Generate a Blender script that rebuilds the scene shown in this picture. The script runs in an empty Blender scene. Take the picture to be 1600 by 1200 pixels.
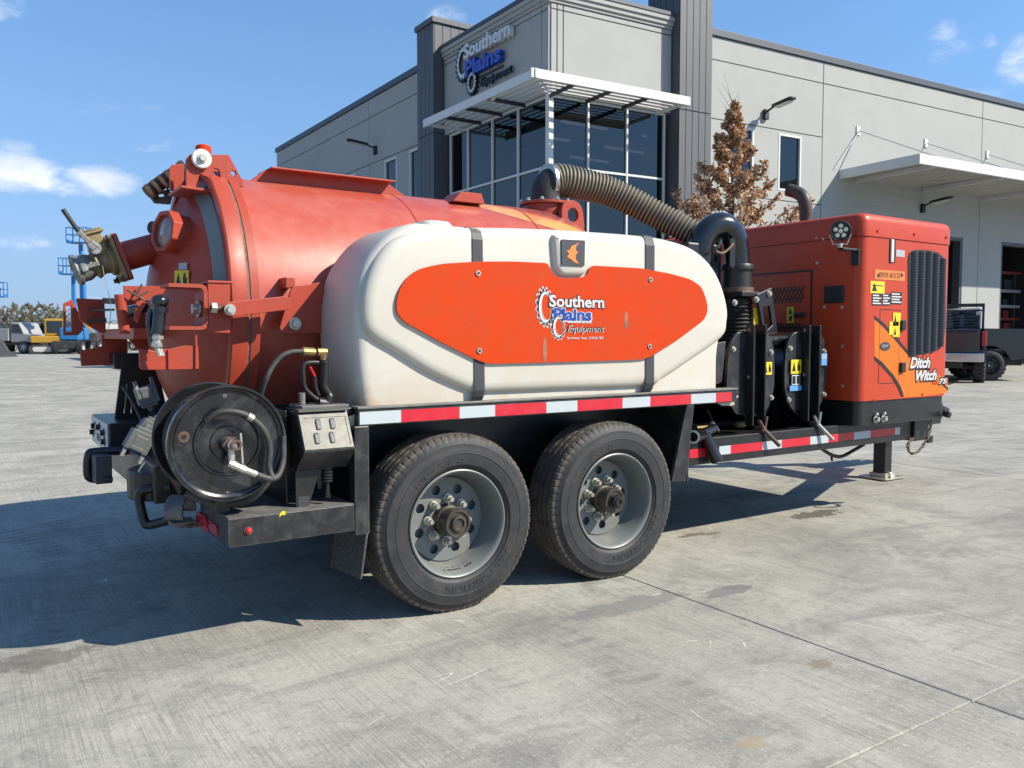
import bpy, bmesh, math, random
from mathutils import Vector, Matrix, geometry, noise as mnoise
random.seed(7)
scene = bpy.context.scene
col = scene.collection
R = math.radians

# ------------------------------------------------------------------ camera
cd = bpy.data.cameras.new('camera'); cam = bpy.data.objects.new('camera', cd); col.objects.link(cam)
cd.sensor_width = 36.0; cd.lens = 36.0*1300/1600; cd.clip_end = 3000; cd.clip_start = .05
cam.location = (-1.774, -3.072, 1.19)
look = Vector((.55401, .83052, -.0576))
cam.rotation_euler = look.to_track_quat('-Z', 'Y').to_euler()
scene.camera = cam
scene.render.resolution_x = 1024; scene.render.resolution_y = 768

# ------------------------------------------------------------------ sun and sky
SUN = Vector((.82, -.93, 1.0)).normalized()            # towards the sun
el = math.asin(SUN.z); az = math.atan2(SUN.x, SUN.y)
sd = bpy.data.lights.new('sun', 'SUN'); sd.energy = 5.0; sd.angle = R(.53); sd.color = (1, .92, .78)
so = bpy.data.objects.new('sun', sd); col.objects.link(so); so.location = SUN*60
so.rotation_euler = (-SUN).to_track_quat('-Z', 'Y').to_euler()
w = bpy.data.worlds.new('World'); scene.world = w; w.use_nodes = True
nt = w.node_tree; nt.nodes.clear()
def N(nt, t, **kw):
    n = nt.nodes.new(t)
    for k, v in kw.items():
        if k in n.inputs: n.inputs[k].default_value = v
        else: setattr(n, k, v)
    return n
def mth(nt, op, a, b=None, c=None, clamp=False):
    n = nt.nodes.new('ShaderNodeMath'); n.operation = op; n.use_clamp = clamp
    for i, v in enumerate((a, b, c)):
        if v is None: continue
        if isinstance(v, (int, float)): n.inputs[i].default_value = v
        else: nt.links.new(v, n.inputs[i])
    return n.outputs[0]
def mixc(nt, f, a, b, mode='MIX'):
    n = nt.nodes.new('ShaderNodeMix'); n.data_type = 'RGBA'; n.blend_type = mode; n.clamp_factor = True
    for i, v in ((0, f), (6, a), (7, b)):
        if isinstance(v, (int, float)): n.inputs[i].default_value = v
        elif isinstance(v, (tuple, list)): n.inputs[i].default_value = (*v[:3], 1)
        else: nt.links.new(v, n.inputs[i])
    return n.outputs[2]
def ramp(nt, f, lo, hi):
    n = nt.nodes.new('ShaderNodeMapRange'); n.interpolation_type = 'SMOOTHSTEP'
    n.inputs[1].default_value = lo; n.inputs[2].default_value = hi; n.inputs[3].default_value = 0; n.inputs[4].default_value = 1
    nt.links.new(f, n.inputs[0]); return n.outputs[0]
def noise_tex(nt, vec, scale, detail=4, rough=.55, dist=0):
    n = nt.nodes.new('ShaderNodeTexNoise'); n.inputs['Scale'].default_value = scale; n.inputs['Detail'].default_value = detail
    n.inputs['Roughness'].default_value = rough; n.inputs['Distortion'].default_value = dist
    if vec is not None: nt.links.new(vec, n.inputs['Vector'])
    return n.outputs['Fac']
sky = N(nt, 'ShaderNodeTexSky', sky_type='NISHITA', sun_disc=False, sun_elevation=el, sun_rotation=az,
        altitude=200, air_density=1.0, dust_density=0.0, ozone_density=3.0)
tc = N(nt, 'ShaderNodeTexCoord')
hz = N(nt, 'ShaderNodeMapping'); hz.inputs['Scale'].default_value = (1, 1, .80); hz.inputs['Location'].default_value = (0, 0, .20)   # clear winter air: no milky band at the horizon
nt.links.new(tc.outputs['Generated'], hz.inputs[0]); nt.links.new(hz.outputs[0], sky.inputs['Vector']); sep = N(nt, 'ShaderNodeSeparateXYZ'); nt.links.new(tc.outputs['Generated'], sep.inputs[0])
den = mth(nt, 'ADD', mth(nt, 'MAXIMUM', sep.outputs[2], 0), .16)
cv = N(nt, 'ShaderNodeCombineXYZ')
nt.links.new(mth(nt, 'DIVIDE', sep.outputs[0], den), cv.inputs[0]); nt.links.new(mth(nt, 'DIVIDE', sep.outputs[1], den), cv.inputs[1])
cn = noise_tex(nt, cv.outputs[0], 1.15, 9, .58, .25)
cl = ramp(nt, cn, .58, .74)
# cumulus heaps low over the yard and a few puffs higher up (directions on the sky dome)
def puff(d, rx, rz, amp=1.0):
    d = Vector(d).normalized()
    dz = mth(nt, 'MULTIPLY', mth(nt, 'SUBTRACT', sep.outputs[2], d.z), 1/rz)
    a = Vector((d.y, -d.x, 0)).normalized()
    da = mth(nt, 'MULTIPLY', mth(nt, 'ADD', mth(nt, 'MULTIPLY', sep.outputs[0], a.x), mth(nt, 'MULTIPLY', sep.outputs[1], a.y)), 1/rx)
    fr = mth(nt, 'GREATER_THAN', mth(nt, 'ADD', mth(nt, 'MULTIPLY', sep.outputs[0], d.x), mth(nt, 'MULTIPLY', sep.outputs[1], d.y)), 0)
    r2 = mth(nt, 'ADD', mth(nt, 'MULTIPLY', dz, dz), mth(nt, 'MULTIPLY', da, da))
    return mth(nt, 'MULTIPLY', mth(nt, 'SUBTRACT', 1.0, mth(nt, 'MINIMUM', r2, 1)), mth(nt, 'MULTIPLY', fr, amp))
mp = N(nt, 'ShaderNodeMapping'); mp.inputs['Scale'].default_value = (1, 1, 1.9); nt.links.new(tc.outputs['Generated'], mp.inputs[0])
pn = noise_tex(nt, mp.outputs[0], 19, 10, .62, .25)
tot = None
for d, rx, rz, amp in [((0.057, 0.984, 0.169), 0.055, 0.03, 1.2), ((0.127, 0.979, 0.162), 0.05, 0.02, 1.15), ((0.089, 0.984, 0.155), 0.085, 0.016, 1), ((0.051, 0.994, 0.096), 0.09, 0.01, 0.32), ((0.083, 0.991, 0.101), 0.08, 0.01, 0.28), ((0.050, 0.948, 0.314), 0.04, 0.018, 0.5), ((0.180, 0.953, 0.243), 0.03, 0.01, 0.36), ((0.096, 0.971, 0.218), 0.02, 0.008, 0.34), ((0.460, 0.815, 0.352), 0.03, 0.014, 0.6), ((0.838, 0.463, 0.291), 0.035, 0.025, 0.6), ((0.872, 0.410, 0.267), 0.03, 0.03, 0.9), ((0.853, 0.435, 0.288), 0.012, 0.01, 0.6), ((0.191, 0.961, 0.202), 0.04, 0.008, 0.28)]:
    p = puff(d, rx, rz, amp); tot = p if tot is None else mth(nt, 'MAXIMUM', tot, p)
pf = ramp(nt, mth(nt, 'ADD', mth(nt, 'MULTIPLY', tot, .62), mth(nt, 'MULTIPLY', mth(nt, 'SUBTRACT', pn, .5), 1.5)), .10, .90)
clm = mth(nt, 'MAXIMUM', mth(nt, 'MULTIPLY', cl, .42), mth(nt, 'MULTIPLY', mth(nt, 'MULTIPLY', pf, ramp(nt, tot, .0, .12)), .9))
sh = noise_tex(nt, mp.outputs[0], 8, 4)
ccol = mixc(nt, ramp(nt, sh, .4, .62), (7.2, 7.3, 7.6), (5.2, 5.5, 6.1))
tint = mixc(nt, 1.0, sky.outputs[0], (1.12, 1.38, 1.45), 'MULTIPLY')
haze_f = mth(nt, 'MULTIPLY', mth(nt, 'POWER', mth(nt, 'SUBTRACT', 1.0, mth(nt, 'MINIMUM', mth(nt, 'MAXIMUM', sep.outputs[2], 0), 1)), 7), .88)
tint = mixc(nt, haze_f, tint, (2.35, 2.75, 3.15))
skyc = mixc(nt, clm, tint, ccol)
bg = N(nt, 'ShaderNodeBackground', Strength=.108); nt.links.new(skyc, bg.inputs[0])
wo = N(nt, 'ShaderNodeOutputWorld'); nt.links.new(bg.outputs[0], wo.inputs[0])
vs = scene.view_settings; vs.view_transform = 'Standard'; vs.look = 'None'; vs.exposure = 0.66; vs.gamma = 1; vs.use_curve_mapping = False
scene.render.engine = 'CYCLES'

# ------------------------------------------------------------------ materials
ALB = .82
def mat(name, base, rough=.5, metal=0, var=0, var_col=None, vscale=3, dust=0, dust_col=(.32, .29, .24), dscale=6, bump=0, bscale=60,
        scr=0, scr_col=(.5, .5, .5), coat=0, spec=.5, stripe=None, rvar=.15, streak=0, streak_col=(.2, .17, .13), edge=0, edge_col=(.3, .28, .25)):
    m = bpy.data.materials.new(name); m.use_nodes = True; t = m.node_tree; b = t.nodes['Principled BSDF']
    b.inputs['Roughness'].default_value = rough; b.inputs['Metallic'].default_value = metal; b.inputs['Specular IOR Level'].default_value = spec
    if coat: b.inputs['Coat Weight'].default_value = coat; b.inputs['Coat Roughness'].default_value = .12
    co = N(t, 'ShaderNodeTexCoord').outputs['Object']
    c = None
    if stripe: c = stripe(t, co)
    cur = c if c is not None else base
    if var:
        f = ramp(t, noise_tex(t, co, vscale, 6, .6, .2), .3, .7)
        vc = var_col if var_col else tuple(x*.6 for x in base[:3])
        cur = mixc(t, mth(t, 'MULTIPLY', f, var), cur, vc)
    if streak:
        mpn = N(t, 'ShaderNodeMapping'); mpn.inputs['Scale'].default_value = (22, 22, 1.3); t.links.new(co, mpn.inputs[0])
        f = ramp(t, noise_tex(t, mpn.outputs[0], 1, 5, .6), .56, .78)
        cur = mixc(t, mth(t, 'MULTIPLY', f, streak), cur, streak_col)
    if scr:
        mpn = N(t, 'ShaderNodeMapping'); mpn.inputs['Scale'].default_value = (3, 3, 70); mpn.inputs['Rotation'].default_value = (0, .25, 0); t.links.new(co, mpn.inputs[0])
        f = mth(t, 'MULTIPLY', ramp(t, noise_tex(t, mpn.outputs[0], 2.2, 3, .7), .66, .74), ramp(t, noise_tex(t, co, 7, 3), .45, .7))
        f2 = ramp(t, noise_tex(t, co, 55, 4, .7), .70, .76)
        cur = mixc(t, mth(t, 'MULTIPLY', mth(t, 'MAXIMUM', f, f2), scr), cur, scr_col)
    if dust:
        f = ramp(t, noise_tex(t, co, dscale, 8, .68, .4), .42, .72)
        cur = mixc(t, mth(t, 'MULTIPLY', f, dust), cur, dust_col)
    if edge:                                                        # paint rubbed off along edges
        bv = N(t, 'ShaderNodeBevel', samples=4); bv.inputs['Radius'].default_value = .007
        dp = N(t, 'ShaderNodeVectorMath', operation='DOT_PRODUCT'); t.links.new(bv.outputs[0], dp.inputs[0]); t.links.new(N(t, 'ShaderNodeNewGeometry').outputs['Normal'], dp.inputs[1])
        e_ = mth(t, 'MULTIPLY', mth(t, 'SUBTRACT', 1.0, ramp(t, dp.outputs['Value'], .86, .985)), ramp(t, noise_tex(t, co, 14, 6, .7), .38, .58))
        cur = mixc(t, mth(t, 'MULTIPLY', e_, edge), cur, edge_col)
    if isinstance(cur, (tuple, list)): cur = tuple(x*ALB for x in cur[:3])
    else: cur = mixc(t, 1.0, cur, (ALB,)*3, 'MULTIPLY')
    if isinstance(cur, (tuple, list)): b.inputs['Base Color'].default_value = (*cur[:3], 1)
    else: t.links.new(cur, b.inputs['Base Color'])
    if rvar:
        rr = mth(t, 'ADD', rough-rvar/2, mth(t, 'MULTIPLY', noise_tex(t, co, vscale*4, 5, .65), rvar)); t.links.new(rr, b.inputs['Roughness'])
    if bump:
        bn = N(t, 'ShaderNodeBump', Strength=bump, Distance=.004); t.links.new(noise_tex(t, co, bscale, 5, .6), bn.inputs['Height']); t.links.new(bn.outputs[0], b.inputs['Normal'])
    return m
def bands(lst, deflt, vec):
    """flat colour bands: position along a direction, lo, hi, colour"""
    def f(t, co):
        d = N(t, 'ShaderNodeVectorMath', operation='DOT_PRODUCT'); t.links.new(co, d.inputs[0]); d.inputs[1].default_value = vec
        s = d.outputs['Value']; cur = deflt
        for lo, hi, c in lst:
            k = mth(t, 'MULTIPLY', mth(t, 'GREATER_THAN', s, lo), mth(t, 'LESS_THAN', s, hi)); cur = mixc(t, k, cur, c)
        return cur
    return f
RED = (.45, .066, .036); ORANGE = (.62, .048, .004)
M = {}
M['red'] = mat('faded_red_paint', RED, .42, edge=.6, edge_col=(.50, .17, .11), var=.7, var_col=(.34, .045, .025), vscale=6, scr=.5, scr_col=(.50, .22, .16), streak=.2, streak_col=(.22, .035, .02), dust=.16, dust_col=(.45, .2, .14), spec=.3, bump=.05, bscale=25)
M['red_cab'] = mat('cabinet_red_paint', (.52, .050, .012), .40, var=.35, var_col=(.56, .066, .02), vscale=1.5, dust=.05, dust_col=(.5, .2, .12), spec=.35, coat=.06, scr=.1, scr_col=(.55, .2, .14))
M['tank'] = mat('tank_paint', RED, .40, var=.8, var_col=(.50, .115, .075), vscale=5, scr=.5, scr_col=(.52, .24, .18), dust=.30, dust_col=(.48, .19, .13), dscale=16, streak=.22, streak_col=(.30, .06, .04), spec=.4, coat=.22, bump=.14, bscale=14,
                stripe=bands([(7.63, 7.655, (.055, .02, .03)), (7.655, 7.94, (.84, .36, .09)), (8.03, 8.22, (.05, .018, .035))], RED, (1, 0, 3.7)))
M['orange'] = mat('orange_panel', ORANGE, .40, var=.7, var_col=(.52, .060, .012), vscale=7, scr=.8, scr_col=(.66, .17, .07), dust=.12, dust_col=(.5, .12, .04), spec=.15, dscale=12)
M['swoosh'] = mat('light_orange_graphic', (.75, .17, .012), .4, spec=.3)
M['black'] = mat('black_steel_paint', (.009, .0095, .011), .36, edge=.45, edge_col=(.12, .115, .11), var=.5, var_col=(.016, .016, .016), vscale=5, dust=.22, dust_col=(.060, .058, .052), dscale=11, scr=.5, scr_col=(.20, .195, .18))
M['blackworn'] = mat('worn_black_paint', (.012, .013, .015), .36, var=.6, var_col=(.03, .031, .034), vscale=9, dust=.5, dust_col=(.10, .098, .092), dscale=10, edge=.75, edge_col=(.26, .24, .21), streak=.35, streak_col=(.12, .115, .105), scr=1.0, scr_col=(.30, .28, .24))
M['stepworn'] = mat('scuffed_step_steel', (.10, .10, .098), .5, var=.8, var_col=(.20, .195, .18), vscale=9, dust=.7, dust_col=(.25, .23, .2), dscale=11, scr=.9, scr_col=(.4, .38, .34))
M['blackgloss'] = mat('gloss_black_paint', (.008, .009, .011), .2, dust=.12, dust_col=(.09, .085, .08), dscale=7, coat=.5)
M['rubber'] = mat('black_rubber', (.017, .017, .018), .6, dust=.3, dust_col=(.09, .085, .075), bump=.2)
M['plastic'] = mat('black_plastic', (.012, .012, .013), .45, dust=.12, dust_col=(.07, .065, .06))
M['tyre'] = mat('tyre_rubber', (.017, .018, .021), .62, var=.6, var_col=(.034, .034, .036), vscale=7, dust=.35, dust_col=(.065, .060, .052), dscale=14, bump=.25, bscale=90)
M['tread'] = mat('dusty_tread', (.045, .042, .038), .85, var=.8, var_col=(.10, .085, .065), vscale=12, dust=.7, dust_col=(.16, .135, .10), dscale=16, bump=.4, bscale=120)
M['rim'] = mat('grey_wheel_paint', (.175, .197, .190), .42, var=.5, var_col=(.16, .175, .168), vscale=8, dust=.4, dust_col=(.23, .20, .155), dscale=10, scr=.3, scr_col=(.09, .08, .06))
M['rust'] = mat('rusty_steel', (.16, .085, .05), .7, metal=.3, var=.8, var_col=(.07, .05, .04), vscale=18, dust=.3)
M['hub'] = mat('greasy_hub', (.045, .040, .035), .5, metal=.3, var=.8, var_col=(.085, .065, .045), vscale=25, dust=.4, dust_col=(.2, .16, .12))
M['steel'] = mat('bare_steel', (.5, .5, .48), .36, metal=.9, var=.5, var_col=(.3, .29, .27), vscale=20)
M['zinc'] = mat('zinc_plate', (.62, .60, .52), .4, metal=.7, var=.4, var_col=(.4, .37, .3), vscale=30)
M['alu'] = mat('cast_aluminium', (.33, .34, .345), .55, metal=.45, var=.8, var_col=(.14, .14, .135), vscale=16, bump=.4, dust=.3, dust_col=(.2, .19, .17))
M['brass'] = mat('brass', (.36, .25, .09), .48, metal=.6, var=.5, var_col=(.3, .22, .1), vscale=25)
M['bronze'] = mat('bronze_casting', (.33, .25, .12), .58, metal=.45, var=.6, var_col=(.22, .17, .09), vscale=16, bump=.4, bscale=80, dust=.2)
def stain(t, co):
    s = N(t, 'ShaderNodeSeparateXYZ'); t.links.new(co, s.inputs[0])
    low = ramp(t, mth(t, 'MULTIPLY', s.outputs[2], -1), -1.12, -.90)
    rear = ramp(t, mth(t, 'MULTIPLY', s.outputs[0], -1), .18, .62)
    n = ramp(t, noise_tex(t, co, 5, 6, .65, .3), .30, .66)
    return mixc(t, mth(t, 'MULTIPLY', mth(t, 'MULTIPLY', mth(t, 'ADD', mth(t, 'MULTIPLY', low, 1.0), .16), mth(t, 'ADD', rear, .35)), n), (.62, .60, .535), (.50, .33, .17))
M['poly'] = mat('white_polyethylene', (.62, .60, .535), .42, spec=.35, bump=.10, bscale=7, var=.45, var_col=(.57, .535, .44), vscale=3.5, stripe=stain, streak=.10, streak_col=(.5, .42, .3), scr=.12, scr_col=(.55, .5, .42), rvar=.1)
M['polycap'] = mat('white_cap', (.78, .77, .72), .4)
M['strap'] = mat('grey_strap', (.035, .038, .045), .55, var=.5, var_col=(.06, .06, .07), vscale=12)
M['tapew'] = mat('reflective_white', (.50, .56, .58), .35, var=.4, var_col=(.5, .56, .58), vscale=14, dust=.15, scr=.15, scr_col=(.3, .3, .3))
M['taper'] = mat('reflective_red', (.62, .012, .030), .32, var=.3, var_col=(.5, .015, .03), vscale=14, dust=.1, scr=.15, scr_col=(.7, .3, .3))
M['yellow'] = mat('yellow_label', (.80, .62, .02), .4)
M['white'] = mat('white_print', (.66, .66, .65), .4)
M['greylab'] = mat('grey_label', (.45, .45, .45), .4)
M['blue'] = mat('blue_print', (.006, .055, .34), .4)
M['bluelab'] = mat('light_blue_label', (.13, .35, .68), .4)
M['ink'] = mat('black_print', (.012, .011, .012), .45, rvar=0)
M['orlab'] = mat('orange_label', (.86, .24, .05), .4)
M['redlens'] = mat('red_lens', (.55, .01, .02), .15, coat=.5)
M['amber'] = mat('lamp_lens', (.72, .70, .50), .15, coat=.5)
M['glass'] = mat('dirty_sight_glass', (.20, .15, .12), .18, var=.9, var_col=(.32, .25, .2), vscale=16, coat=.8)
M['grille'] = mat('black_mesh', (.016, .018, .021), .45, dust=.2, dust_col=(.05, .05, .05))
M['hose'] = mat('tan_hose', (.30, .255, .165), .55, var=.5, var_col=(.22, .18, .11), vscale=10, dust=.25, dust_col=(.33, .29, .22))
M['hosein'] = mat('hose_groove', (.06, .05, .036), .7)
M['clear'] = mat('stainless', (.165, .16, .14), .5, metal=.2, var=.7, var_col=(.10, .096, .08), vscale=14, scr=.4, scr_col=(.15, .14, .11))
M['greyplug'] = mat('grey_plastic_plug', (.115, .125, .13), .55, var=.3, dust=.15)
M['gasket'] = mat('dirty_gasket', (.10, .085, .065), .8, var=.9, var_col=(.22, .19, .14), vscale=26)
M['band'] = mat('grey_rubber_band', (.21, .25, .24), .5, var=.3)

# ------------------------------------------------------------------ mesh helpers
def frame(axis, up=None):
    a = Vector(axis).normalized()
    u = Vector(up) if up is not None else (Vector((0, 0, 1)) if abs(a.z) < .95 else Vector((1, 0, 0)))
    x = u.cross(a)
    if x.length < 1e-6: x = Vector((1, 0, 0)).cross(a)
    x.normalize(); y = a.cross(x).normalized()
    return x, y, a
class MB:
    def __init__(s): s.v = []; s.f = []; s.mi = []
    def add(s, vs, fs, mi=0):
        o = len(s.v); s.v += [tuple(p) for p in vs]; s.f += [tuple(i+o for i in f) for f in fs]; s.mi += [mi]*len(fs); return s
    def box(s, a, b, mi=0):
        (x0, y0, z0), (x1, y1, z1) = a, b
        x0, x1 = sorted((x0, x1)); y0, y1 = sorted((y0, y1)); z0, z1 = sorted((z0, z1))
        return s.add([(x0, y0, z0), (x1, y0, z0), (x1, y1, z0), (x0, y1, z0), (x0, y0, z1), (x1, y0, z1), (x1, y1, z1), (x0, y1, z1)],
                     [(0, 3, 2, 1), (4, 5, 6, 7), (0, 1, 5, 4), (1, 2, 6, 5), (2, 3, 7, 6), (3, 0, 4, 7)], mi)
    def obox(s, c, ex, ey, ez, mi=0):
        """box from centre and three half-extent vectors"""
        c, ex, ey, ez = map(Vector, (c, ex, ey, ez))
        vs = [c+ex*i+ey*j+ez*k for k in (-1, 1) for j in (-1, 1) for i in (-1, 1)]
        fs = [(0, 2, 3, 1), (4, 5, 7, 6), (0, 1, 5, 4), (1, 3, 7, 5), (3, 2, 6, 7), (2, 0, 4, 6)]
        if ex.cross(ey).dot(ez) < 0: fs = [f[::-1] for f in fs]
        return s.add(vs, fs, mi)
    def bar(s, p, q, w_, h, up=(0, 0, 1), mi=0):
        p, q = Vector(p), Vector(q); x, y, a = frame(q-p, up)
        return s.obox((p+q)/2, x*w_/2, y*h/2, (q-p)/2, mi)
    def cyl(s, p, q, r, r2=None, seg=16, mi=0, cap=True):
        p, q = Vector(p), Vector(q); r2 = r if r2 is None else r2; x, y, a = frame(q-p); o = len(s.v)
        vs = []
        for c, rr in ((p, r), (q, r2)):
            vs += [c+(x*math.cos(t)+y*math.sin(t))*rr for t in [2*math.pi*i/seg for i in range(seg)]]
        fs = [(i, (i+1) % seg, seg+(i+1) % seg, seg+i) for i in range(seg)]
        if cap: fs += [tuple(range(seg-1, -1, -1)), tuple(range(seg, 2*seg))]
        return s.add(vs, fs, mi)
    def tube(s, pts, r, seg=10, mi=0, cap=True):
        pts = [Vector(p) for p in pts]; n = len(pts); rs = r if isinstance(r, (list, tuple)) else [r]*n
        vs = []; x = None
        for i, p in enumerate(pts):
            a = (pts[min(i+1, n-1)]-pts[max(i-1, 0)]).normalized()
            if x is None: x, y, _ = frame(a)
            else:
                x = (x-a*x.dot(a)).normalized(); y = a.cross(x)
            vs += [p+(x*math.cos(t)+y*math.sin(t))*rs[i] for t in [2*math.pi*k/seg for k in range(seg)]]
        fs = [(i*seg+k, i*seg+(k+1) % seg, (i+1)*seg+(k+1) % seg, (i+1)*seg+k) for i in range(n-1) for k in range(seg)]
        if cap: fs += [tuple(range(seg-1, -1, -1)), tuple(range((n-1)*seg, n*seg))]
        return s.add(vs, fs, mi)
    def lathe(s, prof, o, axis, seg=48, mi=0, a0=0, a1=2*math.pi, up=None):
        """prof: (distance along axis, radius[, material])"""
        o = Vector(o); x, y, a = frame(axis, up); full = abs(a1-a0-2*math.pi) < 1e-6; m = seg if full else seg+1
        vs = [o+a*p[0]+(x*math.cos(a0+(a1-a0)*k/seg)+y*math.sin(a0+(a1-a0)*k/seg))*p[1] for p in prof for k in range(m)]
        off = len(s.v); s.v += [tuple(p) for p in vs]
        for i in range(len(prof)-1):
            for k in range(seg):
                k2 = (k+1) % m
                s.f.append((off+i*m+k, off+i*m+k2, off+(i+1)*m+k2, off+(i+1)*m+k)); s.mi.append(prof[i][2] if len(prof[i]) > 2 else mi)
        return s
    def sph(s, c, r, seg=14, rings=8, mi=0, sc=(1, 1, 1)):
        c = Vector(c); vs = []; fs = []
        for i in range(rings+1):
            p = math.pi*i/rings
            for k in range(seg):
                t = 2*math.pi*k/seg; vs.append(c+Vector((math.sin(p)*math.cos(t)*r*sc[0], math.sin(p)*math.sin(t)*r*sc[1], math.cos(p)*r*sc[2])))
        for i in range(rings):
            for k in range(seg):
                fs.append((i*seg+k, (i+1)*seg+k, (i+1)*seg+(k+1) % seg, i*seg+(k+1) % seg))
        return s.add(vs, fs, mi)
    def plate(s, outline, o, ux, uy, th, holes=(), mi=0, mid=False):
        """flat plate with holes: 2-D outline in the frame (o, ux, uy), thickness th along ux x uy"""
        o, ux, uy = Vector(o), Vector(ux).normalized(), Vector(uy).normalized(); nn = ux.cross(uy)
        def area(p): return sum(p[i][0]*p[(i+1) % len(p)][1]-p[(i+1) % len(p)][0]*p[i][1] for i in range(len(p)))
        ol = list(outline) if area(outline) > 0 else list(outline)[::-1]
        hs = [list(h) if area(h) < 0 else list(h)[::-1] for h in holes]
        loops = [ol]+hs; flat = [p for l in loops for p in l]
        tris = geometry.tessellate_polygon([[Vector((p[0], p[1], 0)) for p in l] for l in loops])
        base = o - nn*th/2 if mid else o
        n = len(flat); bot = [base+ux*p[0]+uy*p[1] for p in flat]; top = [p+nn*th for p in bot]
        fs = []
        for t in tris:
            a, b, c = (flat[i] for i in t)
            if (b[0]-a[0])*(c[1]-a[1])-(b[1]-a[1])*(c[0]-a[0]) < 0: t = t[::-1]
            fs.append(tuple(i+n for i in t)); fs.append(tuple(t[::-1]))
        k = 0
        for l in loops:
            for i in range(len(l)):
                a, b = k+i, k+(i+1) % len(l); fs.append((a, b, b+n, a+n))
            k += len(l)
        return s.add(bot+top, fs, mi)
    def build(s, name, mats, parent=None, smooth=None, bevel=0, seg=2, tag=None, loc=None):
        me = bpy.data.meshes.new(name); me.from_pydata(s.v, [], s.f)
        if not isinstance(mats, (list, tuple)): mats = [mats]
        for m in mats: me.materials.append(M[m] if isinstance(m, str) else m)
        me.polygons.foreach_set('material_index', s.mi); me.update()
        return link(name, me, parent, smooth, bevel, seg)
def link(name, me, parent=None, smooth=None, bevel=0, seg=2):
    o = bpy.data.objects.new(name, me); col.objects.link(o)
    if smooth is not None:
        me.polygons.foreach_set('use_smooth', [True]*len(me.polygons)); me.set_sharp_from_angle(angle=R(smooth))
    if bevel:
        b = o.modifiers.new('edge', 'BEVEL'); b.width = bevel; b.segments = seg; b.limit_method = 'ANGLE'; b.angle_limit = R(35)
    if parent is not None: attach(o, parent)
    return o
def wm(o):
    m = Matrix.LocRotScale(o.location, o.rotation_euler, o.scale)
    return m if o.parent is None else wm(o.parent) @ o.matrix_parent_inverse @ m
def attach(o, parent):
    o.parent = parent; o.matrix_parent_inverse = wm(parent).inverted()
def tag(o, label, cat=None, group=None, kind=None):
    if label: o['label'] = label
    if cat: o['category'] = cat
    if group: o['group'] = group
    if kind: o['kind'] = kind
    return o
def empty(name, loc, label=None, cat=None, group=None):
    o = bpy.data.objects.new(name, None); col.objects.link(o); o.location = loc; o.empty_display_size = .2
    return tag(o, label, cat, group)
def circ(cx, cy, r, n=16, a0=0): return [(cx+r*math.cos(a0+2*math.pi*i/n), cy+r*math.sin(a0+2*math.pi*i/n)) for i in range(n)]
def rrect(x0, y0, x1, y1, r, n=5):
    out = []
    for cx, cy, a in ((x1-r, y1-r, 0), (x0+r, y1-r, 90), (x0+r, y0+r, 180), (x1-r, y0+r, 270)):
        out += [(cx+r*math.cos(R(a+90*i/n)), cy+r*math.sin(R(a+90*i/n))) for i in range(n+1)]
    return out
def spline(pts, n=8, closed=False):
    """Catmull-Rom through the points"""
    P = [Vector(p) for p in pts]; out = []; m = len(P)
    for i in range(m if closed else m-1):
        g = (lambda k: P[k % m]) if closed else (lambda k: P[max(0, min(m-1, k))])
        a, b, c, d = g(i-1), g(i), g(i+1), g(i+2)
        for k in range(n):
            t = k/n; out.append(.5*((2*b)+(c-a)*t+(2*a-5*b+4*c-d)*t*t+(3*b-a-3*c+d)*t**3))
    if not closed: out.append(P[-1])
    return out
def roundpoly(pts, rad, n=5):
    """polygon with rounded corners"""
    out = []; m = len(pts)
    for i in range(m):
        p, a, b = Vector(pts[i]), Vector(pts[i-1]), Vector(pts[(i+1) % m]); r = rad[i] if isinstance(rad, (list, tuple)) else rad
        u, v_ = (a-p), (b-p); t = min(r, u.length*.45, v_.length*.45); A = p+u.normalized()*t; B = p+v_.normalized()*t
        for k in range(n+1):
            s_ = k/n; out.append(tuple((1-s_)**2*A+2*s_*(1-s_)*p+s_*s_*B))
    return out
def text_mesh(body, extrude=.001, bold=0, shear=0):
    cu = bpy.data.curves.new('lettering', 'FONT'); cu.body = body; cu.size = 1; cu.extrude = extrude; cu.offset = bold; cu.shear = shear; cu.resolution_u = 3
    ob = bpy.data.objects.new('lettering', cu); col.objects.link(ob)
    dg = bpy.context.evaluated_depsgraph_get(); me = bpy.data.meshes.new_from_object(ob.evaluated_get(dg))
    bpy.data.objects.remove(ob); bpy.data.curves.remove(cu); return me
def bounds(me):
    xs = [v.co.x for v in me.vertices]; ys = [v.co.y for v in me.vertices]; return min(xs), max(xs), min(ys), max(ys)
def lettering(name, body, m, parent, o, ux, uy, width, height, depth=.0012, bold=0, shear=0, ref=None):
    """text fitted into width x height, lower left corner at o"""
    me = text_mesh(body, .5, bold, shear); x0, x1, y0, y1 = bounds(me)
    o, ux, uy = Vector(o), Vector(ux).normalized(), Vector(uy).normalized(); nn = ux.cross(uy)
    for v in me.vertices:
        p = v.co; v.co = o+ux*((p.x-x0)/(x1-x0)*width)+uy*((p.y-y0)/(y1-y0)*height)+nn*((p.z+.5)*depth)
    me.materials.clear(); me.materials.append(M[m])
    return link(name, me, parent)
def dup_tree(o, parent=None, off=Vector((0, 0, 0)), mirror=None):
    c = o.copy(); col.objects.link(c)
    if parent is not None: c.parent = parent
    for ch in o.children: dup_tree(ch, c)
    return c


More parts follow.
